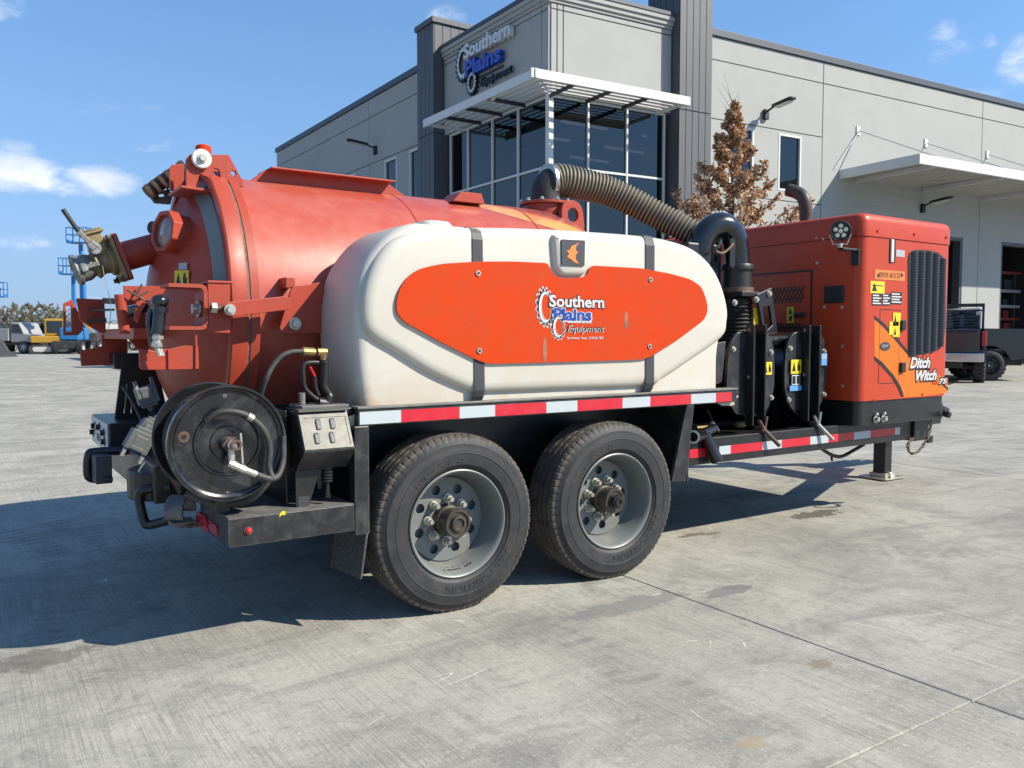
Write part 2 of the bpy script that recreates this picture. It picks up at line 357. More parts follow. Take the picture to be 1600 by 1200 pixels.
# ================================================================== ground
def concrete():
    m = bpy.data.materials.new('broomed_concrete'); m.use_nodes = True; t = m.node_tree; b = t.nodes['Principled BSDF']
    pos = N(t, 'ShaderNodeNewGeometry').outputs['Position']
    def mapped(sc, rot=(0, 0, 0), off=(0, 0, 0)):
        n = N(t, 'ShaderNodeMapping'); n.inputs['Scale'].default_value = sc; n.inputs['Rotation'].default_value = rot; n.inputs['Location'].default_value = off
        t.links.new(pos, n.inputs[0]); return n.outputs[0]
    oi = N(t, 'ShaderNodeObjectInfo').outputs['Random']
    c = mixc(t, ramp(t, noise_tex(t, pos, .7, 10, .66, .4), .36, .64), (.47, .450, .405), (.345, .332, .300))
    c = mixc(t, mth(t, 'MULTIPLY', oi, .18), c, (.34, .325, .295))
    # worn traffic lanes, turning marks, greasy smudges
    c = mixc(t, mth(t, 'MULTIPLY', ramp(t, noise_tex(t, mapped((.55, 2.4, 1), (0, 0, .25)), 1.1, 8, .66, 1.2), .47, .70), .7), c, (.205, .200, .190))
    c = mixc(t, mth(t, 'MULTIPLY', ramp(t, noise_tex(t, pos, 2.2, 10, .74, .9), .46, .70), .75), c, (.20, .195, .185))
    c = mixc(t, mth(t, 'MULTIPLY', ramp(t, noise_tex(t, mapped((1.6, .5, 1), (0, 0, -.35), (4, 2, 0)), 1.3, 8, .66, .8), .53, .74), .5), c, (.53, .505, .45))
    # broom lines along the slab: fine regular ridges, broken up
    br = noise_tex(t, mapped((150, 2.2, 1), (0, 0, .035)), 1, 2, .6, .1)
    br2 = noise_tex(t, mapped((62, 1.4, 1), (0, 0, .03)), 1, 3, .7, .2)
    fade = ramp(t, noise_tex(t, pos, 1.6, 6, .7), .36, .62)
    bl = mth(t, 'MULTIPLY', mth(t, 'ADD', ramp(t, br, .42, .64), mth(t, 'MULTIPLY', ramp(t, br2, .45, .70), .6)), mth(t, 'ADD', mth(t, 'MULTIPLY', fade, .34), .10))
    c = mixc(t, bl, c, (.16, .156, .148))
    # grit and pale fines
    c = mixc(t, mth(t, 'MULTIPLY', ramp(t, noise_tex(t, pos, 170, 3, .7), .55, .70), .7), c, (.10, .10, .095))
    c = mixc(t, mth(t, 'MULTIPLY', ramp(t, noise_tex(t, pos, 60, 6, .78), .52, .68), .55), c, (.60, .575, .52))
    c = mixc(t, mth(t, 'MULTIPLY', ramp(t, noise_tex(t, pos, 24, 6, .75), .50, .70), .6), c, (.20, .195, .185))
    # thin pale scrape marks
    for sc, seed, wd in ((.75, (3, 1, 0), .003), (.9, (21, 7, 5), .003)):
        n = noise_tex(t, mapped((sc, sc*1.25, 1), (0, 0, .6), seed), 1, 2.2, .45, 1.6)
        ln = mth(t, 'LESS_THAN', mth(t, 'ABSOLUTE', mth(t, 'SUBTRACT', n, .5)), wd*.6)
        msk = ramp(t, noise_tex(t, mapped((1, 1, 1), (0, 0, 0), seed), 2.3, 4, .6), .61, .68)
        c = mixc(t, mth(t, 'MULTIPLY', mth(t, 'MULTIPLY', ln, msk), .8), c, (.74, .72, .67))
    # tyre prints: bars across curved bands
    def tracks(cx, cy, r0, wd, a0, a1, pitch, k):
        s = N(t, 'ShaderNodeSeparateXYZ'); t.links.new(pos, s.inputs[0]); dx = mth(t, 'SUBTRACT', s.outputs[0], cx); dy = mth(t, 'SUBTRACT', s.outputs[1], cy)
        rr = mth(t, 'SQRT', mth(t, 'ADD', mth(t, 'MULTIPLY', dx, dx), mth(t, 'MULTIPLY', dy, dy))); an = mth(t, 'ARCTAN2', dy, dx)
        band = mth(t, 'SUBTRACT', 1.0, ramp(t, mth(t, 'ABSOLUTE', mth(t, 'SUBTRACT', rr, r0)), wd*.7, wd)); bars = ramp(t, mth(t, 'SINE', mth(t, 'MULTIPLY', an, 6.283*r0/pitch)), -.2, .7)
        rng = mth(t, 'MULTIPLY', ramp(t, an, a0, a0+.05), mth(t, 'SUBTRACT', 1.0, ramp(t, an, a1-.05, a1)))
        f = mth(t, 'MULTIPLY', mth(t, 'MULTIPLY', band, mth(t, 'ADD', mth(t, 'MULTIPLY', bars, .75), .25)), mth(t, 'MULTIPLY', rng, mth(t, 'MULTIPLY', ramp(t, noise_tex(t, pos, 4.5, 7, .75), .40, .66), mth(t, 'MULTIPLY', ramp(t, noise_tex(t, pos, 1.1, 3), .35, .6), k))))
        return mixc(t, f, c, (.14, .138, .132))
    for args in ((-4.3, 1.6, 2.95, .12, -1.2, .5, .085, .75), (-4.3, 1.6, 3.28, .12, -1.2, .5, .085, .75), (-6.0, -1.0, 6.2, .13, -.35, .45, .10, .6), (3.0, -5.2, 3.8, .13, 1.2, 2.6, .10, .55), (6.5, 3.5, 5.6, .14, -2.7, -1.7, .10, .5)):
        c = tracks(*args)
    # oil and water spots
    def blob(x, y, rx, ry, colr, k, sc=9, th=(.05, .35)):
        s = N(t, 'ShaderNodeSeparateXYZ'); t.links.new(pos, s.inputs[0])
        dx = mth(t, 'MULTIPLY', mth(t, 'SUBTRACT', s.outputs[0], x), 1/rx); dy = mth(t, 'MULTIPLY', mth(t, 'SUBTRACT', s.outputs[1], y), 1/ry)
        r2 = mth(t, 'ADD', mth(t, 'MULTIPLY', dx, dx), mth(t, 'MULTIPLY', dy, dy))
        v = mth(t, 'ADD', mth(t, 'SUBTRACT', .75, r2), mth(t, 'MULTIPLY', mth(t, 'SUBTRACT', noise_tex(t, pos, sc, 5, .7), .5), 3.2))
        return mixc(t, mth(t, 'MULTIPLY', ramp(t, v, *th), k), c, colr)
    for P, rx, ry, colr, k, sc in ((((2.981, 0.385, 0.000)), .32, .10, (.09, .075, .06), .85, 12), (((1.850, 0.427, 0.000)), .16, .04, (.12, .10, .07), .8, 14), (((1.970, 0.386, 0.000)), .10, .03, (.13, .11, .07), .7, 14),
                              (((0.795, -1.231, 0.000)), .07, .05, (.22, .17, .11), .7, 30), (((0.130, -1.486, 0.000)), .07, .05, (.36, .28, .18), .6, 20), (((1.159, -0.447, 0.000)), .22, .07, (.15, .15, .15), .7, 6),
                              (((0.675, -0.346, 0.000)), .5, .10, (.16, .16, .16), .55, 5), (((-1.560, 0.397, 0.000)), .25, .12, (.10, .09, .08), .6, 8)):
        c = blob(P[0], P[1], rx, ry, colr, k, sc)
    c = mixc(t, 1.0, c, (.87, .872, .832), 'MULTIPLY')
    t.links.new(c, b.inputs['Base Color']); b.inputs['Roughness'].default_value = .85; b.inputs['Specular IOR Level'].default_value = .3
    h = mth(t, 'ADD', mth(t, 'MULTIPLY', br, .8), mth(t, 'MULTIPLY', noise_tex(t, pos, 140, 4, .7), .6))
    bn = N(t, 'ShaderNodeBump', Strength=.4, Distance=.005); t.links.new(h, bn.inputs['Height']); t.links.new(bn.outputs[0], b.inputs['Normal'])
    return m
M['concrete'] = concrete()
M['joint'] = mat('joint_sealant', (.10, .098, .092), .9, var=.5, var_col=(.2, .19, .17), vscale=20)
g = MB(); g.box((-900, -500, -.4), (900, 1300, -.008))
ground = g.build('ground', 'concrete'); tag(ground, None, kind='structure')
sx, sy, gp = 4.57, 3.70, .0025
sl = MB(); e = .004
def slabmesh():
    x0, x1, y0, y1 = gp, sx-gp, gp, sy-gp
    lo = [(x0, y0, -.007), (x1, y0, -.007), (x1, y1, -.007), (x0, y1, -.007)]
    mi = [(x0, y0, -e), (x1, y0, -e), (x1, y1, -e), (x0, y1, -e)]
    hi = [(x0+e, y0+e, 0), (x1-e, y0+e, 0), (x1-e, y1-e, 0), (x0+e, y1-e, 0)]
    sl.add(lo+mi+hi, [(i, (i+1) % 4, 4+(i+1) % 4, 4+i) for i in range(4)]+[(4+i, 4+(i+1) % 4, 8+(i+1) % 4, 8+i) for i in range(4)]+[(8, 9, 10, 11)])
slabmesh()
first = None
for j in range(-3, 10):
    for i in range(-5, 7):
        x, y = .95+i*sx, -1.70+j*sy
        if x > 11 and y+sy > 15: continue
        if first is None: first = sl.build('slab', 'concrete'); o = first
        else: o = first.copy(); col.objects.link(o)
        o.location = (x, y, 0); o.parent = ground

# ================================================================== building
BX, BY, K = 11.830, 15.506, 1.25        # corner of the tower; K: metres per wall module
def zz(z): return z*K-.2975                # wall modules to height above the yard
UB = Vector((.9977, -.07, 0)); NB = Vector((-.07, -.9977, 0)); B0 = Vector((BX, BY, 0)); ZU = Vector((0, 0, 1))
def rb(u, o, z): return B0+UB*u*K+NB*o*K+ZU*zz(z)
def lb(l, o, z): return Vector((BX-o*K, BY+l*K, zz(z)))
def rbox(m, u0, u1, o0, o1, z0, z1, mi=0): return m.obox(rb((u0+u1)/2, (o0+o1)/2, (z0+z1)/2), UB*abs(u1-u0)*K/2, NB*abs(o1-o0)*K/2, ZU*abs(z1-z0)*K/2, mi)
def lbox(m, l0, l1, o0, o1, z0, z1, mi=0): return m.box(lb(l0, o0, z0), lb(l1, o1, z1), mi)
M['wall'] = mat('painted_tiltup_concrete', (.40, .412, .392), .8, var=.45, var_col=(.355, .365, .35), vscale=.8, streak=.22, streak_col=(.33, .335, .32), dust=.12, dust_col=(.30, .30, .285), dscale=1.3, bump=.12, bscale=30)
M['wallback'] = mat('joint_backing', (.13, .135, .135), .9)  # dark backing wall seen through the gaps between panels
M['cladding'] = mat('dark_grey_cladding', (.085, .092, .105), .55, var=.3, var_col=(.07, .076, .09), vscale=1.5, streak=.12, streak_col=(.14, .14, .14))
M['coping'] = mat('slate_coping', (.055, .065, .085), .5)
M['whitemetal'] = mat('white_aluminium', (.70, .71, .70), .45, var=.2, var_col=(.6, .6, .59), vscale=2)
M['louvre'] = mat('louvre_aluminium', (.66, .66, .64), .5)
M['frame'] = mat('window_frame', (.66, .67, .66), .45)
M['canopyu'] = mat('canopy_soffit', (.52, .51, .46), .55, var=.3)
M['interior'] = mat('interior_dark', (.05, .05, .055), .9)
M['intlight'] = mat('interior_ceiling', (.20, .21, .23), .9)
M['lampbody'] = mat('bronze_lamp', (.02, .02, .022), .5)
M['signwhite'] = mat('sign_white', (.66, .67, .68), .4); M['signblue'] = mat('sign_blue', (.012, .055, .42), .35); M['signblack'] = mat('sign_black', (.015, .015, .018), .4)
def glassmat(name, tint, refl):
    m = bpy.data.materials.new(name); m.use_nodes = True; t = m.node_tree; t.nodes.clear()
    tr = N(t, 'ShaderNodeBsdfTransparent'); tr.inputs[0].default_value = (*tint, 1)
    gl = N(t, 'ShaderNodeBsdfGlossy', Roughness=.012); gl.inputs[0].default_value = (.70, .70, .68, 1)
    fr = N(t, 'ShaderNodeFresnel', IOR=1.5); mx = N(t, 'ShaderNodeMixShader'); out = N(t, 'ShaderNodeOutputMaterial')
    co = N(t, 'ShaderNodeTexCoord').outputs['Object']
    bn = N(t, 'ShaderNodeBump', Strength=.02, Distance=.05); t.links.new(noise_tex(t, co, .5, 2), bn.inputs['Height']); t.links.new(bn.outputs[0], gl.inputs['Normal'])
    t.links.new(mth(t, 'ADD', mth(t, 'MULTIPLY', fr.outputs[0], .9), refl), mx.inputs[0]); t.links.new(tr.outputs[0], mx.inputs[1]); t.links.new(gl.outputs[0], mx.inputs[2]); t.links.new(mx.outputs[0], out.inputs[0])
    return m
M['winglass'] = glassmat('tinted_glass', (.12, .125, .135), .07)
bld = empty('office_building', (BX+5, BY+5, 0), 'pale grey tilt-up concrete building with glazed corner and dark pillars', 'building')
GJ = .012
def rect(a, b, c, d): return [(a*K, c*K), (b*K, c*K), (b*K, d*K), (a*K, d*K)]
def rpanel(u0, u1, z0, z1, holes=(), o=0):
    m = MB(); m.plate(rect(u0+GJ, u1-GJ, z0+GJ, z1-GJ), rb(0, o-.2, 0), UB, ZU, .2*K, [rect(*h) for h in holes]); return m.build('wall_panel', 'wall', bld, bevel=.006, seg=1)
def lpanel(l0, l1, z0, z1, holes=(), o=0):   # seen from outside, left to right runs along -l
    m = MB(); m.plate([(-a, b) for a, b in rect(l0+GJ, l1-GJ, z0+GJ, z1-GJ)], lb(0, o-.2, 0), (0, -1, 0), ZU, .2*K, [[(-a, b) for a, b in rect(*h)] for h in holes]); return m.build('wall_panel', 'wall', bld, bevel=.006, seg=1)
ZT, J1, J2, J3, WT = 8.50, 7.94, 6.52, 4.72, 6.44
# right wing
wins_r = [(5.30, 6.14), (7.02, 7.87)]
d1, d2, dz = (10.55, 15.09), (17.14, 21.7), 4.21
rpanel(4.43, 8.67, J1, ZT); rpanel(4.43, 8.67, J2, J1); rpanel(4.43, 8.67, J3, J2, [(a, b, J3+.25, WT) for a, b in wins_r]); rpanel(4.43, 8.67, -.2, J3)
rpanel(8.67, 15.9, J1, ZT); rpanel(8.67, 15.9, -.2, J1, [(d1[0], d1[1], -.1, dz)])
rpanel(15.9, 23.1, J1, ZT); rpanel(15.9, 23.1, -.2, J1, [(d2[0], d2[1], -.1, dz)])
rpanel(23.1, 30.3, J1, ZT); rpanel(23.1, 30.3, -.2, J1)
m = MB()
for a, b, z0, z1 in ((4.43, 8.6, J2, ZT), (4.43, 8.6, -.2, J3), (8.6, 30.3, dz+.2, ZT), (15.3, 16.9, -.2, dz+.2), (21.9, 30.3, -.2, dz+.2), (8.6, 10.3, -.2, dz+.2), (4.43, 5.1, J3, J2), (6.3, 6.85, J3, J2), (8.0, 8.6, J3, J2)):
    rbox(m, a, b, -.21, -.3, z0, z1)
m.build('wall_core', 'wallback', bld)
# left wing
wins_l = [(5.95, 6.70), (7.52, 8.36), (10.55, 11.3), (12.2, 12.95), (15.0, 15.75)]
for a, b in ((5.3, 9.47), (9.47, 13.93), (13.93, 18.4)):
    lpanel(a, b, J1, ZT); lpanel(a, b, J2, J1)
    lpanel(a, b, J3, J2, [(p, q, J3+.25, WT) for p, q in wins_l if a < p < b]); lpanel(a, b, -.2, J3)
m = MB(); lbox(m, 5.3, 18.38, -.21, -.3, J2, ZT); lbox(m, 5.3, 18.38, -.21, -.3, -.2, J3)
edges = [5.3]+[x for p in wins_l for x in (p[0]-.15, p[1]+.15)]+[18.38]
for k in range(0, len(edges), 2): lbox(m, edges[k], edges[k+1], -.21, -.3, J3, J2)
m.build('wall_core', 'wallback', bld)
m = MB(); lbox(m, 18.2, 18.39, -.05, -24, -.1, ZT); m.build('wall_panel', 'wall', bld)
m = MB(); rbox(m, 30.1, 30.29, -.3, -16, -.1, ZT); m.build('wall_panel', 'wall', bld)
# flat roof and rear so that the block is closed
m = MB(); lbox(m, .6, 18.2, -.35, -30, 8.3, 8.4); m.build('roof', 'coping', bld)
# coping
m = MB(); rbox(m, 4.43, 30.3, -.35, .05, ZT, ZT+.17); m.build('coping', 'coping', bld, bevel=.01)
m = MB(); lbox(m, 5.55, 18.45, -.35, .05, ZT, ZT+.17); m.build('coping', 'coping', bld, bevel=.01)
def window(P, a, b, z0, z1, inn, cuts=()):
    """P: frame function; a..b along the wall, inn: inset of the glass"""
    f = MB(); wd = .06
    bx = rbox if P is rb else lbox
    w_ = MB(); bx(w_, a, b, -inn-.008, -inn, z0, z1); wo_ = w_.build('window', 'winglass', bld)
    bx(f, a, a+wd, -inn-.06, -inn+.06, z0, z1); bx(f, b-wd, b, -inn-.06, -inn+.06, z0, z1)
    bx(f, a+wd, b-wd, -inn-.06, -inn+.06, z0, z0+wd); bx(f, a+wd, b-wd, -inn-.06, -inn+.06, z1-wd, z1)
    f.build('window_frame', 'frame', wo_, bevel=.004, seg=1)
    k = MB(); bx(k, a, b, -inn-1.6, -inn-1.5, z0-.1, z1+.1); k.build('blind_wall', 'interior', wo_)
for a, b in wins_r: window(rb, a, b, J3+.25, WT, .05)
for a, b in wins_l: window(lb, a, b, J3+.25, WT, .05)
# pillars clad in vertical boards
def pillar(face, a0, a1, o0, o1, z1, nf, ns):
    bx = rbox if face == 'r' else lbox
    m = MB(); bx(m, a0+.03, a1-.03, o0, o1-.03, -.1, z1); m.build('pillar_core', 'cladding', bld)
    for z0_, z1_ in ((-.1, 6.50), (6.52, z1)):
        for k in range(nf):
            m = MB(); x0 = a0+(a1-a0)*k/nf; x1 = a0+(a1-a0)*(k+1)/nf; bx(m, x0+.006, x1-.006, o1-.028, o1, z0_, z1_); m.build('cladding_board', 'cladding', bld, bevel=.004, seg=1)
        for s_, e_ in ((a0, a0+.028), (a1-.028, a1)):
            for k in range(ns):
                m = MB(); y0 = o0+(o1-.03-o0)*k/ns; y1 = o0+(o1-.03-o0)*(k+1)/ns; bx(m, s_, e_, y0+.006, y1-.006, z0_, z1_); m.build('cladding_board', 'cladding', bld, bevel=.004, seg=1)
    m = MB(); bx(m, a0-.05, a1+.05, o0-.05, o1+.05, z1, z1+.14); m.build('pillar_cap', 'cladding', bld, bevel=.01)
pillar('r', 3.42, 4.43, -.9, .29, 9.75, 5, 5)
pillar('l', 4.66, 5.59, -.95, .32, 9.33, 4, 5)
# glazed corner tower
T0, T1, TJ, CT = 3.42, 4.66, 8.27, 8.40
def tower_panels():
    for a, b in ((.04, .20), (.20, .36), (.36, 3.12), (3.12, T0)):
        for z0_, z1_ in ((WT+.02, TJ), (TJ, CT)):
            rpanel(a, b, z0_, z1_)
    for a, b in ((.04, .28), (.28, T1)):
        for z0_, z1_ in ((WT+.02, TJ), (TJ, CT)):
            lpanel(a, b, z0_, z1_)
    m = MB(); lbox(m, .03, .052, -.001, -.195, WT+.03, CT); m.build('corner_bead', 'wall', bld)
tower_panels()
m = MB(); lbox(m, .3, T1, -.21, -.3, 6.5, CT); rbox(m, .4, 3.4, -.22, -.3, 6.5, CT); m.build('wall_core', 'wallback', bld)
m = MB()
for z0_, z1_, o in ((CT, CT+.07, .03), (CT+.07, CT+.17, .07), (CT+.17, CT+.27, .11)):
    rbox(m, -o, T0, -.35, o, z0_, z1_)
m.build('cornice', 'wall', bld, bevel=.008, seg=1)
m = MB()
for z0_, z1_, o in ((CT, CT+.069, .03), (CT+.069, CT+.169, .069), (CT+.169, CT+.268, .109)):
    lbox(m, .3, T1, -.33, o-.002, z0_, z1_)
m.build('cornice', 'wall', bld, bevel=.008, seg=1)
m = MB(); rbox(m, -.13, T0, -.4, .13, CT+.27, CT+.36); m.build('coping', 'coping', bld, bevel=.01)
m = MB(); lbox(m, .2, T1, -.4, .128, CT+.272, CT+.361); m.build('coping', 'coping', bld, bevel=.01)
TR = (.05, 2.45, 4.92, WT)
rc = [.09, 1.09, 2.18, 3.28]; lc = [.12, 1.32, 2.43, 3.59, 4.48]
for cs, P, bx in ((rc, rb, rbox), (lc, lb, lbox)):
    for k in range(len(cs)-1):
        for z in range(3):
            m = MB(); bx(m, cs[k], cs[k+1], -.118, -.11, TR[z], TR[z+1]); wn = m.build('window', 'winglass', bld); wn.name = 'window'
    for c in cs:
        m = MB(); bx(m, c-.024, c+.024, -.17, -.06, 0, WT+.02); m.build('mullion', 'frame', bld, bevel=.004, seg=1)
    for z in TR:
        for k in range(len(cs)-1):
            m = MB(); bx(m, cs[k]+.026, cs[k+1]-.026, -.165, -.065, z-.026, z+.026); m.build('transom', 'frame', bld, bevel=.004, seg=1)
m = MB(); lbox(m, -.02, .11, .02, -.11, 0, WT+.02); m.build('corner_post', 'frame', bld, bevel=.006, seg=1)
m = MB(); rbox(m, 3.315, T0, -.17, -.12, 0, WT); m.build('jamb', 'interior', bld)
m = MB(); lbox(m, 4.515, T1, -.17, -.12, 0, WT); m.build('jamb', 'interior', bld)
# room behind the glass
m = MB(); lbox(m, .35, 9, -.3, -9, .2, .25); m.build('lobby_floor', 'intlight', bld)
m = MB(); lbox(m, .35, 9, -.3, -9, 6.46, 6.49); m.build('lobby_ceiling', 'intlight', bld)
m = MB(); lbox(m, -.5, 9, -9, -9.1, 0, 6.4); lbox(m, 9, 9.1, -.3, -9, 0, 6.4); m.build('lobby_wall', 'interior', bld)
lm = bpy.data.materials.new('strip_light'); lm.use_nodes = True; bs = lm.node_tree.nodes['Principled BSDF']; bs.inputs['Emission Color'].default_value = (.9, .95, 1, 1); bs.inputs['Emission Strength'].default_value = 2.2; M['strip'] = lm
for i in range(3):
    for j in range(2):
        m = MB(); lbox(m, 1.1+i*1.5, 1.2+i*1.5, -1.2-j*2.6, -2.6-j*2.6, 6.25, 6.3); m.build('strip_light', 'strip', bld)
# sun shade round the corner
SO, SZ0, SZ1, SL, SRr = 1.13, 6.33, 6.52, 3.72, 3.02
m = MB(); rbox(m, -SO, SRr, SO-.05, SO, SZ0, SZ1); m.build('sunshade_fascia', 'whitemetal', bld, bevel=.005, seg=1)
m = MB(); lbox(m, -SO+.05, SL, SO-.051, SO-.001, SZ0+.001, SZ1-.001); m.build('sunshade_fascia', 'whitemetal', bld, bevel=.005, seg=1)
for k in range(5):
    o = .12+k*.20
    m = MB(); m.obox(rb((SRr-o)/2+.02, o, 6.465), UB*((SRr+o)/2*K), NB*.055+ZU*.006, ZU*.008); m.build('louvre_blade', 'louvre', bld)
    m = MB(); m.obox(lb((SL-o)/2+.03, o, 6.465), Vector((0, 1, 0))*((SL+o)/2-.05)*K, Vector((-.055, 0, .006)), Vector((0, 0, .008))); m.build('louvre_blade', 'louvre', bld)
for u in (-.0, .95, 1.95, 2.95):
    m = MB(); rbox(m, u, u+.03, .0, SO-.052, SZ0+.03, SZ0+.11); m.build('sunshade_arm', 'louvre' if u > 2 else 'lampbody', bld)
for l in (.9, 1.85, 2.8, 3.65):
    m = MB(); lbox(m, l, l+.03, .0, SO-.053, SZ0+.03, SZ0+.11); m.build('sunshade_arm', 'louvre' if l > 3 else 'lampbody', bld)
# canopy over the bay doors
CU0, CU1, CO = 9.36, 22.5, 2.4
m = MB(); rbox(m, CU0, CU1, CO-.08, CO, 5.47, 5.72); rbox(m, CU0, CU0+.08, .0, CO-.081, 5.471, 5.719); rbox(m, CU1-.08, CU1, 0, CO-.081, 5.471, 5.719); cano = m.build('canopy', 'whitemetal', bld, bevel=.006, seg=1)
for k in range(12):
    m = MB(); o0 = .02+k*.192
    rbox(m, CU0+.085, CU1-.085, o0, o0+.15, 5.56, 5.60); rbox(m, CU0+.085, CU1-.085, o0+.151, o0+.191, 5.60, 5.64); m.build('deck_rib', 'canopyu', cano)
for u in (CU0+.7, 13.1, 16.2, 19.3):
    m = MB(); rbox(m, u-.05, u+.05, 0, CO-.09, 5.44, 5.555); m.build('canopy_beam', 'whitemetal', cano)
for u in (10.09, 13.1, 16.19, 19.2):
    m = MB(); m.tube([rb(u, .06, 6.85), rb(u, CO-.05, 5.73)], .022, 8); rbox(m, u-.07, u+.07, 0, .03, 6.74, 6.98); m.tube([rb(u, .06, 6.85), rb(u-.95, .03, 5.73)], .014, 6) if u < 10.2 else None
    m.build('tie_rod', 'whitemetal', cano)
# bays behind the doors
for nm, (a, b) in (('bay', d1), ('bay', d2)):
    m = MB()
    rbox(m, a-.6, b+.6, -9.1, -9, 0, 5); rbox(m, a-.7, a-.6, -9, -.31, 0, 5); rbox(m, b+.6, b+.7, -9, -.31, 0, 5); rbox(m, a-.6, b+.6, -9, -.31, 4.9, 5); rbox(m, a-.6, b+.6, -9, -.21, .2, .246)
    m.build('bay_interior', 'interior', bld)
    m = MB()
    for x0, x1 in ((a-.001, a+.10), (b-.10, b+.001)): rbox(m, x0, x1, -.26, -.02, 0, dz)
    rbox(m, a+.1, b-.1, -.26, -.02, dz-.10, dz+.001); m.build('door_frame', 'cladding', bld)
M['rackgrey'] = mat('rack_grey', (.32, .325, .33), .6); M['rackred'] = mat('rack_red', (.22, .03, .02), .6); M['rackdark'] = mat('rack_dark', (.04, .045, .05), .6)
rk = empty('storage_rack', rb(19.2, -1.6, 0), 'grey and red storage rack inside the right open bay', 'rack')
for u in (17.75, 19.4, 21.1):
    for o in (-1.8, -2.8):
        m = MB(); rbox(m, u-.05, u+.05, o-.05, o+.05, .0, 3.6); m.build('upright', 'rackdark', rk)
for z, mt in ((2.75, 'rackgrey'), (2.2, 'rackgrey'), (1.75, 'rackred'), (1.15, 'rackgrey'), (3.4, 'rackred'), (.6, 'rackgrey')):
    m = MB(); rbox(m, 17.3, 21.3, -1.74, -1.66, z, z+.10); m.build('beam', mt, rk)
    m = MB(); rbox(m, 17.35, 21.3, -2.75, -1.75, z+.02, z+.05); m.build('shelf', 'rackdark', rk)
random.seed(3)
for z in (2.86, 2.31, 1.86, 1.26, .71):
    for k in range(5):
        u = 17.5+k*.75+random.random()*.2; s_ = .2+random.random()*.2; m = MB(); rbox(m, u, u+s_*1.3, -2.35, -1.85, z, z+s_); o = m.build('parts_box', random.choice(['rackgrey', 'rackdark', 'rackred']), rk, bevel=.01)
# wall lamps
def wall_lamp(P, n, z, label):
    P = Vector(P); n = Vector(n); t = empty('wall_lamp', P, label, 'lamp', 'dark wall lamps on the building'); side = n.cross(ZU)
    m = MB(); m.obox(P+n*.06, side*.09, n*.06, ZU*.16); m.build('wall_bracket', 'lampbody', t, bevel=.02)
    m = MB(); m.bar(P+n*.08+ZU*.08, P+n*.42+ZU*.18, .06, .05); m.build('arm', 'lampbody', t, bevel=.01)
    c = P+n*.78+ZU*.20; nn = (n+ZU*.10).normalized(); m = MB(); m.plate(rrect(-.42, -.16, .42, .16, .12), c, nn, side, -.045); m.build('lamp_head', 'lampbody', t, bevel=.012)
    m = MB(); m.plate(rrect(-.30, -.13, .30, .13, .05), c+ZU*-.001, nn, side, -.006) if side.cross(nn).z < 0 else m.plate(rrect(-.30, -.13, .30, .13, .05), c-ZU*.052, nn, side, .006); m.build('diffuser', 'frame', t)
wall_lamp(rb(6.50, 0, 6.83), NB, 0, 'dark wall lamp above the narrow windows of the sunlit wall')
wall_lamp(rb(13.0, 0, 4.95), NB, 0, 'dark wall lamp under the white canopy')
wall_lamp(lb(8.94, 0, 6.86), (-1, 0, 0), 0, 'dark wall lamp on the shaded wall nearer the pillar')
wall_lamp(lb(14.44, 0, 6.9), (-1, 0, 0), 0, 'dark wall lamp on the shaded wall near its far end')
# sign on the shaded tower face (reads along -l)
sg = empty('building_sign', lb(2.4, 0, 7.0), 'raised white, blue and black letter sign with two gears', 'sign')
def word(body, l0, l1, z0, z1, m, o0, d, bold=0, shear=0):
    full = text_mesh(body, .5, bold, shear); fx0, fx1, fy0, fy1 = bounds(full)
    for k, ch in enumerate(body):
        if ch == ' ': continue
        pre = bounds(text_mesh(body[:k+1], .5, bold, shear)); me = text_mesh(ch, .5, bold, shear); cb = bounds(me); dx = pre[1]-cb[1]
        for v in me.vertices:
            p = v.co; v.co = lb(l0+(l1-l0)*(p.x+dx-fx0)/(fx1-fx0), o0+(p.z+.5)*d, z0+(z1-z0)*(p.y-fy0)/(fy1-fy0))
        me.materials.clear(); me.materials.append(M[m]); link('letter', me, sg)
def gear_ring(cl, cz, rl, rz, teeth, m, o0, d):
    out = []; n = teeth*4
    for k in range(n):
        a = 2*math.pi*k/n; r = 1.0 if k % 4 < 2 else .84
        out.append((-(cl+rl*r*math.cos(a))*K, (cz+rz*r*math.sin(a))*K))
    inn = [(-(cl+rl*.70*math.cos(a))*K, (cz+rz*.70*math.sin(a))*K) for a in [2*math.pi*k/40 for k in range(40)]]
    b_ = MB(); b_.plate(out, lb(0, o0, 0), (0, -1, 0), ZU, d*K, [inn]); b_.build('gear', m, sg)
word('Southern', 3.38, 1.30, 8.04, 8.40, 'signwhite', .05, .12, .035, 0)
word('Plains', 3.32, 1.70, 7.58, 7.98, 'signblue', .05, .12, .04, 0)
word('Equipment', 2.70, 1.31, 7.18, 7.42, 'signblack', .05, .07, .01, .3)
m = MB(); lbox(m, 1.75, 2.85, .04, .07, 7.475, 7.51); m.build('sign_rule', 'signblack', sg)
gear_ring(3.52, 8.0, .36, .46, 18, 'signblack', .03, .09); gear_ring(3.47, 8.0, .30, .40, 18, 'signwhite', .121, .02)
gear_ring(3.09, 7.42, .25, .30, 14, 'signblack', .03, .09); gear_ring(3.05, 7.42, .20, .25, 14, 'signwhite', .121, .02)


